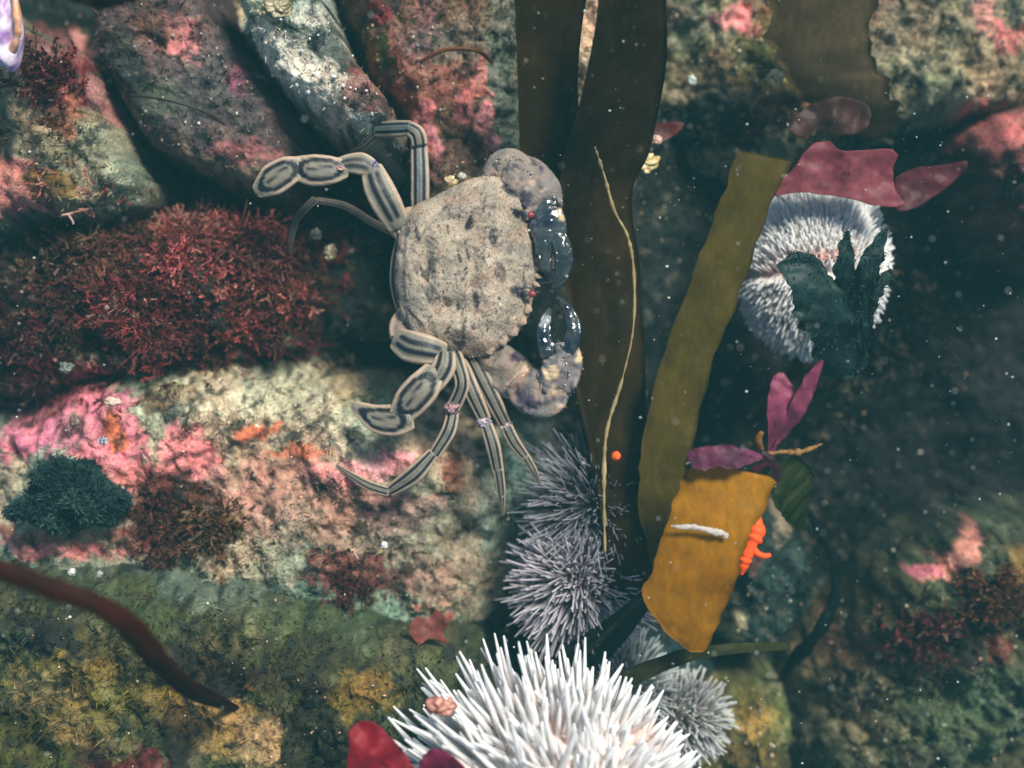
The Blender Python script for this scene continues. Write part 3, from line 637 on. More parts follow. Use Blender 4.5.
# ---------------------------------------------------------------- sponge, starfish arm, pebbles, barnacles, worm tube
spongem = mat('sponge', attr=True, rough=.9, bump=.8, bscale=30, spec=.1, vary=.35, vscale=22)
def dome(name, outline, zt, zb, c0, c1, m, seed, amp=.05, parent=None, k=180, nr=44, pw=3, fz=1.0):
    """a low body with an outline, a domed top and sides down to zb"""
    q = spline(list(outline) + [outline[0]], k + 1)[:-1]; pts = np.array([P(a, b, zt) for a, b in q]); c = pts.mean(0)
    rr = np.linspace(0, 1, nr + 1)[1:] ** .8
    G = c + (pts - c)[None] * rr[:, None, None]; x, y = G[..., 0], G[..., 1]
    f = np.clip(1 - rr ** pw, 0, 1)[:, None] ** .5
    n = fbm(x * 3 * fz, y * 3 * fz, 4, seed) * amp * 2 + fbm(x * 12 * fz, y * 12 * fz, 3, seed + 1) * amp
    G[..., 2] = zb + (zt - zb) * f + n * (.3 + .7 * f)
    V = np.concatenate([[c + (0, 0, G[0, :, 2].mean() - c[2])], G.reshape(-1, 3), (pts - (0, 0, 1)) * 1.0 + (0, 0, zb - zt + .8 - .0)])
    V[-k:, 2] = zb - .25; V[-k:, :2] = c[:2] + (pts[:, :2] - c[:2]) * .9
    F = [[0, 1 + i, 1 + (i + 1) % k] for i in range(k)] + [[1 + a for a in f_[::-1]] for f_ in grid_faces(nr + 1, k, True).tolist()] + [[1 + nr * k + i for i in range(k)]]
    qq = np.clip(fbm(V[:, 0] * 5, V[:, 1] * 5, 4, seed + 5) * 1.3 + .5, 0, 1)[:, None]
    return build(name, V, F, m, parent, cols=lin(c0) * (1 - qq) + lin(c1) * qq)
o = dome('sponge', [(22,488),(30,468),(48,459),(62,462),(80,463),(92,478),(106,488),(120,500),(112,515),(100,528),(85,522),(62,530),(48,535),(35,526),(20,520),(2,520),(-4,512),(12,500)], .78, .4, (26,46,48), (56,78,74), spongem, 61, amp=.1, fz=1.6)
tag(o, 'dark teal green shaggy cushion on the pink crust at the left edge', 'sponge')
def fuzz(o, n, ln, wd, seed, name='filaments', parent=None):
    """short hair on an object's upper faces, one part"""
    me = o.data; nv = len(me.vertices); co_ = np.empty(nv * 3); me.vertices.foreach_get('co', co_); co_ = co_.reshape(-1, 3)
    no = np.empty(nv * 3); me.vertices.foreach_get('normal', no); no = no.reshape(-1, 3)
    ca = np.empty(nv * 4, np.float32); me.color_attributes['Col'].data.foreach_get('color', ca); ca = ca.reshape(-1, 4)[:, :3]
    rs = np.random.RandomState(seed); no = no * (1 if no[: nv // 2, 2].mean() > 0 else -1); i = rs.randint(0, nv, n); i = i[no[i, 2] > -.1]; n = len(i)
    V, F, C = ribbons(co_[i] + root_loc(o) + rs.randn(n, 3) * .01, no[i] + rs.randn(n, 3) * .6, rs.uniform(.5, 1.3, n) * ln, np.full(n, wd), ca[i] * rs.uniform(.6, 1.7, n)[:, None], seg=2, bend=.5, taper=.7, rs=rs)
    h = build(name, V, F, turfm, parent or o, cols=C); h['kind'] = 'stuff'
fuzz(o, 6000, .05, .022, 5)
for q_, g_ in enumerate(GREEN_BLADES): fuzz(g_, 500, .05, .01, 70 + q_)
orm = mat('orange_star', (.95, .09, .006), rough=.6, spec=.3, vary=.12, bump=.3)
o = empty('orange_sponge', P(750, 548, 1.2), 'vivid orange branching sponge poking out from behind the orange-brown kelp', 'orange sponge')
tube('branch', [(754,512,1.55),(757,530,1.6),(751,545,1.62),(745,560,1.6),(741,574,1.55)], [.03,.075,.06,.05,.025], orm, o, n=40, vary=.5)
tube('branch', [(751,546,1.6),(757,553,1.62),(764,556,1.62),(770,555,1.6)], [.04,.03,.025,.02], orm, o, n=16)
o = lumpy('orange_sea_squirt', 616, 456, .72, .045, .045, .04, (230,80,20), (240,100,30), mat('orange_dot', (.85, .12, .02), rough=.4), seed=5, amp=.08)
tag(o, 'single tiny orange blob on the dark kelp strap', 'sea squirt')
wm = mat('worm', (.42, .38, .33), rough=.45, bump=.3)
o = tube('worm_tube', [(671,526,2.50),(680,527,2.53),(692,527,2.54),(704,529,2.54),(715,532,2.53),(722,533,2.52),(727,536,2.5),(723,537,2.5)], [.008,.02,.024,.026,.03,.022,.022,.012], wm, n=50, vary=.6, flat=.4, dh=-.745)
tag(o, 'thin white worm tube lying across the orange-brown kelp piece', 'worm tube')
def pebble(name, px, py, h, r, c0, c1, label, cat, seed, sx=1.0, ang=0):
    o = lumpy(name, px, py, h - .03, r * sx * .9, r * .8, r * .5, tuple(int(v * .72) for v in c0), tuple(int(v * .92) for v in c1), shellm, seed=seed, amp=.34, ang=ang, nu=48, nv=32); tag(o, label, cat)
pebble('pebble', 644, 163, .35, .12, (225,190,100), (240,222,170), 'small bright yellow-cream pebble right of the dark kelp strap', 'pebble', 1, 1.2)
pebble('pebble', 628, 180, .25, .045, (225,170,120), (235,200,170), 'tiny peach pebble just below the yellow-cream one', 'pebble', 2)
pebble('pebble', 692, 80, -.2, .055, (150,180,160), (200,215,200), 'tiny pale mint pebble high right of the kelp strap', 'pebble', 3)
pebble('sea_snail', 775, 77, -.1, .085, (200,170,100), (225,200,150), 'yellowish snail shell at the top, right of the pink crust', 'snail', 4, 1.1)
pebble('pebble', 657, 140, .4, .05, (200,150,130), (225,180,160), 'small peach grain beside the tiny dark red scrap', 'pebble', 6)
pebble('limpet', 74, 420, .86, .06, (110,82,72), (140,110,100), 'oval brown limpet on the bright pink crust at left', 'limpet', 7, .8)
pebble('limpet', 103, 441, .86, .05, (90,90,120), (210,205,210), 'grey-blue limpet with white rim on the right of the pink crust', 'limpet', 8)
pebble('pebble', 112, 402, .8, .05, (225,190,150), (235,205,190), 'cream pebble where the pink crust meets the tan rock', 'pebble', 9, 1.6)
pebble('limpet', 66, 368, .6, .07, (80,92,84), (130,132,118), 'grey limpet above the pink crust, under the wine red tuft', 'limpet', 10)
pebble('barnacle', 330, 252, .1, .09, (150,140,96), (186,176,140), 'cream barnacle in the dark gap left of the crab', 'barnacle', 13, .8)
pebble('barnacle', 316, 234, .05, .06, (110,116,100), (150,150,130), 'small grey barnacle above the cream one in the dark gap', 'barnacle', 14)
pebble('barnacle', 451, 181, .6, .06, (170,130,60), (230,210,160), 'amber barnacle just above the crab shell', 'barnacle', 16)
pebble('barnacle', 462, 176, .6, .035, (190,180,160), (230,225,215), 'little white barnacle right of the amber one above the crab', 'barnacle', 17)
pebble('pebble', 384, 545, .8, .035, (235,235,240), (250,250,250), 'tiny bright white grain low on the large pale boulder', 'pebble', 18)
pebble('sea_squirt', 441, 706, 2.0, .09, (180,105,85), (205,140,120), 'soft salmon blob at the left side of the big white urchin', 'sea squirt', 20, 1.3)
pebble('barnacle', 277, 8, 1.1, .13, (150,135,95), (190,175,140), 'tan barnacle at the top of the pale crusted ledge', 'barnacle', 21, 1.2)
pebble('barnacle', 72, 572, 1.75, .035, (180,180,170), (230,230,220), 'bright white barnacle on the near edge of the foreground boulder', 'barnacle', 22)
pebble('barnacle', 100, 574, 1.75, .03, (130,145,138), (180,190,180), 'duller white barnacle right of the bright one on the foreground boulder', 'barnacle', 23)

# ---------------------------------------------------------------- sea urchins: a round test under a coat of blunt tapering spines
spinem = mat('spine', attr=True, rough=.45, spec=.45, vary=.12, vscale=8, transl=.3)
testm = mat('urchin_test', attr=True, rough=.6, bump=.5, bscale=30, vary=.3, vscale=14)
def cones(p, d, ln, r0, r1, cols, tipc, k=5):
    n = len(p); d = d / np.linalg.norm(d, axis=1)[:, None]
    a = np.cross(d, np.array([.3, .5, .8])); a /= np.linalg.norm(a, axis=1)[:, None]; b = np.cross(d, a)
    t = np.linspace(0, 2 * math.pi, k, endpoint=False); ring = np.cos(t)[None, :, None] * a[:, None] + np.sin(t)[None, :, None] * b[:, None]
    V = []; C = []
    for f, r, q in ((0, r0, 0), (.55, r0 * .75 + r1 * .25, .5), (1, r1, 1)):
        V.append(p[:, None] + d[:, None] * (ln * f)[:, None, None] + ring * np.asarray(r)[:, None, None]); C.append(np.repeat((cols * (1 - q) + tipc * q)[:, None], k, 1))
    V.append((p + d * (ln * 1.02)[:, None])[:, None]); C.append(tipc[:, None])
    V = np.concatenate(V, 1); C = np.concatenate(C, 1); m = 3 * k + 1; F = []
    for lv in range(2):
        for j in range(k): F.append([lv * k + j, lv * k + (j + 1) % k, (lv + 1) * k + (j + 1) % k, (lv + 1) * k + j])
    T = [[2 * k + j, 2 * k + (j + 1) % k, 3 * k] for j in range(k)]
    return V, C, F, T, m
def urchin(px, py, h, rad, hgt, n, ln, r0, r1, c_body, c_band, c_sp, c_tip, label, pole=(0, 0, 1), seed=0, jitter=.18, singles=0, bands=.33, lvar=.35, zmin=-.25, sq=1.0, longer=None, lean=None):
    rs = np.random.RandomState(seed + 500)
    c = P(px, py, h); root = empty('sea_urchin', c - (0, 0, hgt * .6), label, 'sea urchin', 'sea urchins on the reef')
    u = np.linspace(0, 2 * math.pi, 64, endpoint=False); v = np.linspace(.01, math.pi - .01, 40)
    pole = np.array(pole, float); pole /= np.linalg.norm(pole); e1 = np.cross(pole, (0, 1, .01)); e1 /= np.linalg.norm(e1); e2 = np.cross(pole, e1)
    def lon(d): return np.arctan2(d @ e2, d @ e1)
    def band(d): return np.abs(((lon(d) / (2 * math.pi) * 5) % 1) - .5) * 2      # 1 at the centre of a band
    V_, U_ = np.meshgrid(v, u, indexing='ij'); d = np.stack([np.sin(V_) * np.cos(U_), np.sin(V_) * np.sin(U_), np.cos(V_)], -1).reshape(-1, 3)
    sc = np.array([rad, rad * sq, hgt]); V = c + d * sc * (1 + .02 * rs.randn(len(d)))[:, None]
    F = grid_faces(40, 64, True).tolist() + [list(range(64))[::-1], [39 * 64 + i for i in range(64)]]
    q = sstep(1 - bands * .9, 1 - bands * .5, band(d))[:, None]
    build('test', V, F, testm, root, cols=lin(c_body) * (1 - q) + lin(c_band) * q)
    i = np.arange(n * 2) + .5; ph = np.arccos(1 - 2 * i / (n * 2)); th = math.pi * (1 + 5 ** .5) * i
    d = np.stack([np.sin(ph) * np.cos(th), np.sin(ph) * np.sin(th), np.cos(ph)], -1) + rs.randn(n * 2, 3) * .02
    d /= np.linalg.norm(d, axis=1)[:, None]; d = d[d[:, 2] > zmin]
    keep = (band(d) < 1 - bands * .5) | (rs.rand(len(d)) < .35); d = d[keep]; n = len(d)
    p = c + d * sc * .98
    nd = d / sc; nd /= np.linalg.norm(nd, axis=1)[:, None]; nd = nd + rs.randn(n, 3) * jitter
    if lean: nd = nd + lean(d)
    L = ln * (1 + lvar * rs.randn(n)).clip(.4, 1.7)
    if longer: L = L * longer(d)
    q = rs.rand(n)[:, None] * .5 + .3 * sstep(1 - bands, 1 - bands * .6, band(d))[:, None]
    C = lin(c_sp) * (1 - q) + lin(c_band) * q * .9; Tc = lin(c_tip) * rs.uniform(.8, 1.1, n)[:, None]
    Vc, Cc, F, T, m = cones(p, nd, L, np.full(n, r0) * rs.uniform(.7, 1.3, n), np.full(n, r1), C, Tc)
    FF = F + T
    order = np.argsort(-L * (d[:, 2] + 1.2)); one = order[:singles]; rest = order[singles:]
    for j in one: build('spine', Vc[j], FF, spinem, root, cols=Cc[j])
    if len(rest):
        Vr = Vc[rest].reshape(-1, 3); off = np.arange(len(rest))[:, None, None] * m
        Fa = (np.array(F)[None] + off).reshape(-1, 4).tolist() + (np.array(T)[None] + off).reshape(-1, 3).tolist()
        o = build('spines', Vr, Fa, spinem, root, cols=Cc[rest].reshape(-1, 3)); o['kind'] = 'stuff'
    return root
urchin(812, 266, -.35, .68, .6, 4600, .11, .012, .008, (240,236,228), (196,136,124), (250,248,240), (254,254,250),
       'round white urchin with pinkish bands under the dusky pink seaweed sheet', pole=(1, .12, .25), seed=1, sq=1.22, jitter=.14, bands=.26, zmin=-.35, lean=lambda d: np.stack([-.1 + .5 * d[:, 0], np.where(d[:, 1] > -.15, .9, -.9), 0 * d[:, 0]], 1))
urchin(560, 818, 1.5, 1.08, .84, 1050, .32, .032, .011, (244,232,224), (228,190,180), (248,246,244), (253,254,255),
       'very big bright white urchin with long stout spines at the bottom edge', pole=(.1, .5, .85), seed=2, jitter=.24, singles=300, bands=.3, lvar=.3, longer=lambda d: 1.15 - .5 * d[:, 0], lean=lambda d: np.stack([.3 * d[:, 0] - .1, .45 + 0 * d[:, 0], 0 * d[:, 0]], 1))
urchin(672, 716, -.3, .42, .34, 460, .2, .015, .007, (110,100,96), (100,80,76), (150,146,142), (215,218,214),
       'small pale urchin with white spine tips, right of the very big white one', seed=3, jitter=.25, bands=.2, sq=.7)
urchin(622, 688, -.2, .34, .32, 420, .24, .012, .005, (84,84,88), (70,66,70), (130,134,136), (215,222,222),
       'small grey-green urchin tucked between the grey spiny pair and the big white one', seed=4, jitter=.22, bands=.2)
urchin(580, 580, -.1, .42, .38, 1100, .25, .012, .006, (104,96,104), (90,82,90), (150,142,150), (222,216,224),
       'mauve-grey urchin with pale spine tips, the lower one below the crab legs', seed=5, jitter=.22, bands=.15, longer=lambda d: 1 + .25 * sstep(.2, -.9, d[:, 1]))
urchin(600, 505, -.15, .46, .4, 900, .34, .010, .004, (70,74,80), (60,64,70), (104,106,112), (176,176,184),
       'slate-grey fine-spined urchin half under the dark kelp strap', seed=6, jitter=.22, bands=.15)

# ---------------------------------------------------------------- the crab
crab_shell = mat('crab_shell', attr=True, rough=.7, bump=.5, bscale=30, spec=.3, vary=.14, vscale=14)
crab_leg = mat('crab_leg', attr=True, rough=.5, bump=.25, bscale=30, spec=.35, vary=.14, vscale=16)
claw_gloss = mat('crab_claw_gloss', attr=True, rough=.12, bump=.6, bscale=12, spec=.8, vary=.3, vscale=8, coat=.6)
eyem = mat('crab_eye', (.2, .03, .03), rough=.3, spec=.5, coat=.2, vary=.1)
crab = empty('swimming_crab', P(470, 270, .4), 'tan crab with blue-striped paddle legs and dark glossy claws, on the pale boulder', 'crab')
TAN, TAN2, BLU, PALE = lin((128,120,104)), lin((88,98,92)), lin((4,10,26)), lin((184,158,134))
def lines(kind, t, s):
    """stripes on a leg joint: 0..1 how dark-blue, from t along and s across (-1..1)"""
    if kind == 'leg':
        e = sstep(.03, .08, t) * sstep(.97, .92, t)
        return np.maximum(sstep(.2, .12, np.abs(np.abs(s) - .5)), sstep(.09, .03, np.abs(s - .02)) * .4) * e
    if kind == 'slot':      # two long dark slots
        e = sstep(.14, .2, t) * sstep(.88, .8, t)
        return np.maximum(sstep(.17, .1, np.abs(s - .3)), sstep(.17, .1, np.abs(s + .3))) * e
    if kind == 'paddle':
        u = 2 * t - 1; y = s * np.sqrt(np.clip(1 - .75 * u * u, .05, 1)); rho = np.sqrt(u ** 2 * 1.05 + y ** 2)
        return np.maximum(sstep(.15, .09, np.abs(rho - .66)), sstep(.12, .06, np.abs(y - .1 + .15 * u)) * sstep(.5, .4, rho))
    if kind == 'short':
        return sstep(.2, .1, np.abs(np.abs(s) - .3)) * sstep(.1, .25, t) * sstep(.9, .75, t) * .8
    return 0 * s
def seg(name, pts, hw, flat, kind, parent, tint=1.0, m=None, base=None, dark=None, seed=0, n=56, k=32, tip=True, rough=.008, patch=None):
    A = spline([P(*q) for q in pts], n)
    t = np.linspace(0, 1, n); r = np.interp(t, np.linspace(0, 1, len(hw)), np.asarray(hw, float)) / 100
    rs_ = spline(np.asarray(hw, float)[:, None] / 100, n)[:, 0].clip(.006)
    r = (.3 * r + .7 * rs_) * (.88 if kind in ('leg', 'paddle', 'slot', 'short') else 1)
    T = np.gradient(A, axis=0); T /= np.linalg.norm(T, axis=1)[:, None]; S_ = np.cross(T, (0, 0, 1.0)); S_ /= np.linalg.norm(S_, axis=1)[:, None]; U = np.cross(S_, T)
    a = np.linspace(0, 2 * math.pi, k, endpoint=False); s = np.cos(a); up = np.sin(a)
    # swollen margin and a groove inside it, like the rim of the photo's leg joints
    prof = np.sign(up) * np.abs(up) ** .8 * (1 - .22 * sstep(.22, .06, np.abs(np.abs(s) - .58)))
    rr = r * (1 + .35 * 0)
    capf = np.clip(np.minimum(t, 1 - t) * n / 3.0, 0, 1) ** .5; rr = rr * (.35 + .65 * capf)
    nz = fbm(A[:, 0][:, None] * 9 + seed + s[None] * r[:, None] * 9, A[:, 1][:, None] * 9 + up[None] * .6 + s[None] * r[:, None] * 5, 4, seed) * rough
    V = A[:, None] + (rr[:, None] * s[None])[..., None] * S_[:, None] + ((rr[:, None] * flat) * prof[None] + nz)[..., None] * U[:, None]
    t2 = np.broadcast_to(t[:, None], (n, k)); s2 = np.broadcast_to(s[None], (n, k))
    L = lines(kind, t2, s2)[..., None] * np.where(up > -.2, 1, 0)[None, :, None]
    b = TAN if base is None else lin(base); dk = BLU if dark is None else lin(dark)
    q = (fbm(V[..., 0] * 7 + seed, V[..., 1] * 7, 4, seed + 3) * .9 + .45)[..., None].clip(0, 1); mid = b * (1 - q * .6) + TAN2 * q * .6
    if patch:
        for i_, (pc, th_) in enumerate(patch):
            q = sstep(th_, th_ + .18, fbm(V[..., 0] * 6 + i_ * 5, V[..., 1] * 6, 4, seed + 30 + i_))[..., None]; mid = mid * (1 - q) + lin(pc) * q
    rim = sstep(.66, .8, np.abs(s2))[..., None] * (0 if patch else .8); mid = mid * (1 - rim) + PALE * rim
    C = (mid * (1 - L * .96) + dk * L * .96) * tint
    F = grid_faces(n, k, True)[:, ::-1].tolist() + [list(range(k)), [(n - 1) * k + i for i in range(k)][::-1]]
    return build(name, V.reshape(-1, 3), F, m or crab_leg, parent, cols=C.reshape(-1, 3))
def joint(px, py, h, r, parent, c0=(120,100,130), c1=(190,150,150)):
    dk = tuple(int(v * .5) for v in c0)
    return lumpy('joint', px, py, h - .05, r / 125, r / 100 * .62, r / 100 * .5, dk, c1, crab_leg, parent=parent, seed=int(px), nu=28, nv=18, amp=.3)

# carapace
ol = [(433,197),(445,190),(458,184),(474,178),(492,176),(508,180),(520,188),(528,200),(531,214),(533,230),(536,250),(537,270),(535,288),(532,303),(528,318),(520,330),(510,340),(498,349),(484,356),(466,357),(450,353),(434,350),(419,343),(408,333),(401,317),(398,297),(396,275),(397,253),(399,234),(404,219),(415,206)]
def carapace():
    k = 240; q = spline(ol + [ol[0]], k + 1)[:-1]; pts = np.array([P(a, b, .75) for a, b in q]); c = P(468, 268, .75)
    nr = 80; rr = (np.arange(1, nr + 1) / nr) ** .85
    G = c + (pts - c)[None] * rr[:, None, None]; x, y = G[..., 0], G[..., 1]; r2 = rr[:, None] + 0 * x
    px, py = px_of(x, y, .85)
    z = .76 + .24 * np.clip(1 - r2 ** 3.6, 0, 1) ** .6
    z += fbm(x * 2.2, y * 2.2, 3, 501) * .10 + fbm(x * 8, y * 8, 4, 503) * .025 + fbm(x * 26, y * 26, 2, 507) * .006
    for (gx, gy, rx, ry, dpt) in ((455,225,26,10,.04),(455,308,26,10,.04),(428,268,8,34,.05),(486,268,10,24,-.035),(500,232,16,12,-.03),(500,302,16,12,-.03),(440,250,14,18,-.03),(440,286,14,18,-.03)):
        z -= 1.7 * dpt * np.exp(-(((px - gx) / rx) ** 2 + ((py - gy) / ry) ** 2))
    G[..., 2] = z
    jx = fbm(px / 3, py / 3, 2, 511) * .01; G[..., 0] += jx
    V = np.concatenate([[c + (0, 0, .36)], G.reshape(-1, 3)]); lo = G[-1].copy(); lo[:, 2] = .6; lo2 = c + (lo - c) * .93; lo2[:, 2] = .45
    V = np.concatenate([V, lo, lo2])
    n0 = 1 + (nr - 1) * k
    F = [[0, 1 + i, 1 + (i + 1) % k][::-1] for i in range(k)] + [[1 + a for a in f] for f in grid_faces(nr + 2, k, True).tolist()] + [[1 + (nr + 1) * k + i for i in range(k)][::-1]]
    X, Y = px_of(V[:, 0], V[:, 1], .9)
    C = lin((158,144,126)) * (1 + .4 * fbm(X / 16, Y / 16, 4, 521) + .22 * fbm(X / 4, Y / 4, 3, 523))[:, None]
    g = sstep(.1, .5, fbm(X / 20, Y / 20, 3, 525))[:, None] * .5; C = C * (1 - g) + lin((112,112,106)) * g
    g = sstep(.15, .45, fbm(X / 14, Y / 14, 3, 526))[:, None] * .35; C = C * (1 - g) + lin((165,124,104)) * g
    wx = fbm(X / 6, Y / 6, 3, 527) * 3; wy = fbm(X / 6, Y / 6, 3, 529) * 3
    for (bx, by, rx, ry, a, st) in ((470,222,3,8,12,.95),(494,238,3.5,9,5,.8),(500,272,4,10,-10,.6),(476,300,3,9,-14,.85),(449,302,4,5,-20,.6),(510,182,6,14,-15,.95),(418,268,3,8,0,.4),(521,214,8,5,10,1),(523,292,10,7,0,.95),(452,262,10,5,0,.3),(486,208,8,3,0,.4),(430,240,3,5,0,.4),(440,325,9,3,15,.4),(460,335,5,3,0,.5),(510,250,3,5,0,.5),(415,318,12,1.8,50,.8),(424,235,8,1.8,-50,.5)):
        ca, sa = math.cos(math.radians(a)), math.sin(math.radians(a)); dx = X + wx - bx; dy = Y + wy - by
        al = sstep(1.2, .7, np.hypot((dx * ca + dy * sa) / (rx * 1.3), (-dx * sa + dy * ca) / (ry * 1.1)))[:, None] * st
        C = C * (1 - al) + lin((16,20,34)) * al
    st_ = sstep(.34, .46, fbm(X / 4 + 9, Y / 9, 3, 541) + .25 * fbm(X / 40, Y / 40, 2, 543))[:, None] * .8
    C = C * (1 - st_) + lin((34,38,48)) * st_
    # rear margin: pale and dark fine lines
    xr = X + 4 * np.abs((Y - 268) / 60) ** 2
    al = (sstep(2.2, .8, np.abs(X - 405 - ((Y - 268) / 34.) ** 2)) * (np.abs(Y - 268) < 52))[:, None] * .7
    C = C * (1 - al) + lin((70,80,92)) * al
    sp = sstep(.34, .55, fbm(X / 2.2, Y / 2.2, 2, 533))[:, None] * .3; C = C * (1 - sp) + lin((205,190,170)) * sp
    o = build('carapace', V, F, crab_shell, crab, cols=C)
    # velvet pile
    nf = 4000; rs = np.random.RandomState(9); a = rs.randint(0, k, nf); rj = np.sqrt(rs.rand(nf)); ri = (rj ** (1 / .85) * nr).astype(int).clip(0, nr - 1)
    p = G[ri, a] + rs.randn(nf, 3) * .008; nv = p - (c - (0, 0, .6)); d = nv + rs.randn(nf, 3) * .5
    Ch = C[1 + ri * k + a] * rs.uniform(.92, 1.15, nf)[:, None]
    Vv, Ff, Cv = ribbons(p, d, rs.uniform(.008, .02, nf), np.full(nf, .008), Ch, seg=1, bend=.2, taper=.6, rs=rs)
    h = build('velvet_hair', Vv, Ff, turfm, o, cols=Cv); h['kind'] = 'stuff'
    # teeth along the two front sides and between the eyes
    def tooth(px, py, ax, ay, L, w):
        b = P(px, py, .8); d = np.array([ax, -ay, .02]); d /= np.linalg.norm(d); sd_ = np.cross(d, (0, 0, 1.0))
        ring = []
        for f, ww in ((-.4, 1.0), (.3, .75), (.75, .35), (1, .05)):
            for q in range(8):
                an = q / 8 * 6.283; ring.append(b + d * L * f + sd_ * w * ww * math.cos(an) + np.array([0, 0, 1]) * w * .55 * ww * math.sin(an))
        F = grid_faces(4, 8, True).tolist() + [list(range(8))[::-1], [24 + i for i in range(8)]]
        V = np.array(ring); t_ = np.repeat([0, .3, .7, 1], 8)[:, None]
        build('tooth', V, F, crab_shell, o, cols=lin((150,130,112)) * (1 - t_) + lin((190,165,145)) * t_)
    for (x, y, ax, ay) in ((488,178,.3,-1),(501,180,.5,-1),(513,184,.8,-.9),(522,192,1,-.6),(529,203,1,-.4)): tooth(x - 4 * ax, y - 4 * ay, ax, ay, .05, .07)
    for (x, y, ax, ay) in ((531,310,1,.3),(526,323,1,.5),(517,335,.9,.8),(505,345,.6,1),(491,354,.4,1)): tooth(x - 4 * ax, y - 4 * ay, ax, ay, .05, .07)
    for y in (228, 236, 244, 252, 260, 268, 276, 284): tooth(535 + (2 if 240 < y < 280 else 0), y, 1, (y - 256) / 60, .055, .03)
    return o
cp = carapace()
for (x, y) in ((532,215),(534,294)):
    st = seg('eye_stalk', [(522, y, .86), (530, y, .9)], [4, 5, 5], .9, 'none', crab, n=12, k=16, base=(26,28,44))
    lumpy('eye', x - 2, y, .9, .042, .034, .03, (120,14,24), (150,30,40), eyem, parent=st, seed=2, amp=.02, nu=20, nv=14)
# mouthparts and dark glossy front under the rim
seg('mouthpart', [(534,240,.62),(548,244,.6),(558,252,.55)], [6,7,4], .7, 'none', crab, m=claw_gloss, base=(26,34,54), n=24, seed=3)
seg('mouthpart', [(534,278,.62),(548,276,.6),(558,270,.55)], [6,7,4], .7, 'none', crab, m=claw_gloss, base=(30,36,54), n=24, seed=4)

MUD = [((172,150,128), .12), ((50,52,60), .14), ((200,175,130), .34), ((222,214,205), .46)]
NAV = [((14,22,38), .0), ((130,116,96), .45), ((205,205,200), .6)]
def grains(parent, pts, rad, n, seed, h, r=.012, c=(200,185,165)):
    """small raised granules along the outer face of a claw"""
    rs = np.random.RandomState(seed); A = spline([P(*q) for q in pts], n); e = rs.randn(n, 3).clip(-1.6, 1.6); p = A + e * rad; p[:, 2] = A[:, 2] + h - .03 * (np.hypot(e[:, 0], e[:, 1])) ** 2
    V, F = icos(p, r * rs.uniform(.6, 1.5, n), rs=rs)
    o = build('granules', V, F, crab_shell, parent, cols=np.repeat(lin(c) * rs.uniform(.3, 1.1, n)[:, None], 12, 0)); o['kind'] = 'stuff'
CARA = [((112,108,104), .1), ((66,58,72), .22), ((188,160,140), .3), ((40,40,50), .4)]
# upper claw: arm, wrist, palm, the two fingers folded down in front of the face
a1 = seg('claw', [(486,186,.6),(495,174,.68),(508,168,.72),(524,178,.76)], [8,14,19,17], .55, 'none', crab, base=(152,136,120), seed=5, rough=.09, patch=CARA, m=crab_shell)
a2 = seg('wrist', [(508,168,.76),(526,178,.8),(539,194,.82),(545,214,.8)], [16,21,22,17], .55, 'none', a1, base=(134,120,114), seed=6, rough=.09, patch=CARA, m=crab_shell)
a3 = seg('palm', [(538,198,.8),(545,214,.85),(549,232,.86),(549,254,.82)], [15,17,17,12], .6, 'none', a1, base=(12,16,28), m=claw_gloss, seed=7, rough=.05, patch=[((84,80,104), .2), ((196,170,130), .34)])
seg('finger', [(556,232,.9),(563,250,.92),(563,268,.88),(557,284,.82),(550,293,.8)], [8,9,8,5,1.5], .9, 'none', a1, base=(8,13,24), m=claw_gloss, seed=8, rough=.03, patch=[((90,100,130), .3)])
seg('finger', [(543,236,.88),(544,252,.88),(547,268,.86),(549,280,.8)], [8,7,5,1.5], .9, 'none', a1, base=(10,14,24), m=claw_gloss, seed=9, rough=.03, patch=[((120,130,140), .34)])
grains(a1, [(490,165,.7),(510,160,.76),(530,172,.8),(548,194,.82),(556,212,.82)], .05, 60, 1, .11, r=.008)
# lower claw
b1 = seg('claw', [(478,346,.55),(496,362,.62),(512,376,.66),(526,386,.7)], [14,20,22,18], .6, 'none', crab, base=(140,120,106), seed=10, rough=.08, patch=CARA, m=crab_shell)
b2 = seg('wrist', [(516,378,.72),(530,390,.76),(544,394,.78),(556,384,.76)], [16,22,23,17], .6, 'none', b1, base=(150,122,104), seed=11, rough=.09, patch=CARA, m=crab_shell)
b3 = seg('palm', [(550,392,.78),(559,376,.84),(563,358,.88),(560,342,.88)], [17,19,18,13], .65, 'none', b1, base=(120,108,108), seed=12, rough=.08, patch=[((70,70,96), .08), ((205,180,140), .2), ((60,50,60), .36)])
seg('finger', [(565,352,.92),(573,336,.94),(572,320,.92),(565,306,.88),(557,297,.84)], [9,8,7,4.5,1.5], .9, 'none', b1, base=(8,14,26), m=claw_gloss, seed=13, rough=.03, patch=[((90,100,130), .26)])
seg('finger', [(550,356,.9),(545,340,.92),(545,324,.9),(550,308,.84)], [9,8,6,1.5], .9, 'none', b1, base=(14,18,28), m=claw_gloss, seed=14, rough=.03, patch=[((150,155,160), .3)])
grains(b1, [(568,356,.88),(562,374,.84),(550,388,.78),(535,390,.74),(515,378,.66)], .08, 70, 2, .12, r=.009)

for q_, (o_, p_) in enumerate(((a1, a1), (a2, a1), (b1, b1), (b2, b1), (b3, b1))): fuzz(o_, 1500, .022, .009, 90 + q_, 'velvet_hair', p_)
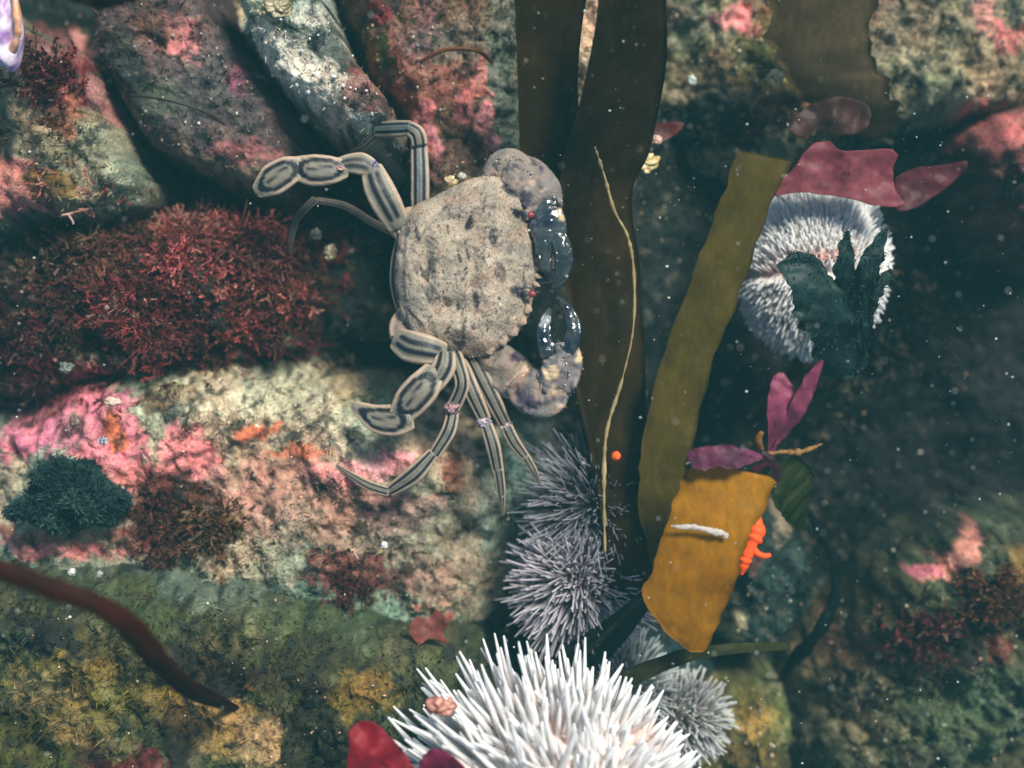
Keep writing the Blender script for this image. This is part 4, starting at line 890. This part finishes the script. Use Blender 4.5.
# upper paddle leg
l = seg('swimming_leg', [(420,236,.66),(408,228,.72),(398,214,.8)], [13,16,15], .7, 'none', crab, seed=20, n=30)
seg('leg_joint', [(400,228,.8),(388,206,.9),(378,186,.92),(371,166,.88)], [12,16,16,11], .55, 'slot', l, seed=21)
seg('leg_joint', [(376,170,.9),(362,164,.92),(348,164,.9),(336,168,.88)], [8,12,10,9], .6, 'short', l, seed=22, n=36)
seg('leg_joint', [(348,168,.9),(332,170,.92),(312,170,.9),(291,167,.86)], [9,15,17,11], .42, 'paddle', l, seed=23)
seg('paddle', [(304,167,.9),(288,171,.9),(271,181,.86),(255,193,.78)], [10,16,17,6], .3, 'paddle', l, seed=24)
joint(373,165,.98,7,l,(90,90,130),(150,140,165)); joint(340,168,1.0,5,l,(150,90,95),(190,150,140)); joint(404,232,.86,8,l,(150,110,115),(190,165,150))
# lower paddle leg
l = seg('swimming_leg', [(412,312,.66),(404,326,.72),(404,338,.76)], [12,14,13], .7, 'none', crab, base=(160,128,112), seed=30, n=30)
seg('leg_joint', [(396,338,.8),(410,346,.9),(428,350,.94),(446,354,.88)], [12,17,16,11], .6, 'slot', l, seed=31)
seg('leg_joint', [(446,352,.94),(444,366,.98),(436,380,.98),(428,392,.94)], [10,13,12,9], .6, 'leg', l, seed=32)
seg('leg_joint', [(436,368,1.0),(424,386,1.02),(410,402,.98),(397,420,.92)], [11,18,18,11], .42, 'paddle', l, seed=33)
seg('paddle', [(412,416,.98),(396,420,.94),(376,418,.88),(352,405,.8)], [13,17,15,5], .3, 'paddle', l, seed=34)
joint(444,358,1.0,8,l,(90,100,140),(190,170,180))
# walking legs on the lower side
l = seg('walking_leg', [(452,350,.7),(458,366,.8),(462,386,.84),(452,410,.74)], [9,9,8,8], .8, 'leg', crab, seed=40)
seg('leg_joint', [(453,412,.76),(448,432,.8),(432,458,.76)], [7,8,6.5], .7, 'leg', l, seed=41)
seg('leg_joint', [(434,452,.78),(414,474,.76),(388,492,.66)], [6.5,10,6], .6, 'leg', l, seed=42)
seg('leg_tip', [(390,492,.68),(366,484,.62),(334,464,.5)], [5.5,5.5,1.5], .7, 'leg', l, seed=43)
joint(452,408,.86,9,l,(90,100,150),(200,150,150))
l = seg('walking_leg', [(456,356,.6),(464,372,.72),(474,396,.76),(486,422,.7)], [8,9,9,7], .8, 'leg', crab, seed=50)
seg('leg_joint', [(486,424,.74),(493,446,.76),(498,472,.68)], [7,8,6.5], .7, 'leg', l, seed=51)
seg('leg_tip', [(498,468,.7),(501,490,.62),(503,516,.5)], [6,5,1.3], .7, 'leg', l, seed=52)
joint(485,423,.8,9,l,(120,110,160),(190,170,175))
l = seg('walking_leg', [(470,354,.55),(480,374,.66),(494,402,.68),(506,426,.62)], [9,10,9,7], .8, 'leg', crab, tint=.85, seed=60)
seg('leg_joint', [(506,426,.66),(514,442,.64),(526,458,.58)], [7,7,5], .7, 'leg', l, seed=61)
seg('leg_tip', [(525,456,.6),(533,470,.54),(540,484,.46)], [5,4.5,1.3], .7, 'leg', l, seed=62)
joint(507,427,.7,8,l,(110,105,150),(190,170,175))
# walking legs on the upper side
l = seg('walking_leg', [(420,224,.6),(420,200,.72),(420,172,.76),(419,142,.72)], [8,10,10,9], .8, 'leg', crab, seed=70, base=(112,116,116))
seg('leg_joint', [(420,146,.78),(417,134,.8),(408,128,.78)], [9,9,8], .8, 'leg', l, seed=71, n=30)
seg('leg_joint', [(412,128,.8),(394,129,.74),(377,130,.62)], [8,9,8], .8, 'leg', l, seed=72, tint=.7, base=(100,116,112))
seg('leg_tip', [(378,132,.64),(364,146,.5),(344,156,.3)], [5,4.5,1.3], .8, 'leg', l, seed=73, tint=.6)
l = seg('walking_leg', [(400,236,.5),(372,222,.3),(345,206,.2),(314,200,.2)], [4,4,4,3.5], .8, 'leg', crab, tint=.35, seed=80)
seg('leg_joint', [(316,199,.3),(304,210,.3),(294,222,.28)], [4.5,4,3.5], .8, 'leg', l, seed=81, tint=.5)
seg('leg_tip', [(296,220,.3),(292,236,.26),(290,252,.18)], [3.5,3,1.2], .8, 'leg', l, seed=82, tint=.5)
seg('abdomen', [(407,226,.6),(399,248,.64),(396,278,.66),(400,304,.64),(410,328,.6)], [4,6,7,6,4], .8, 'leg', crab, seed=83)
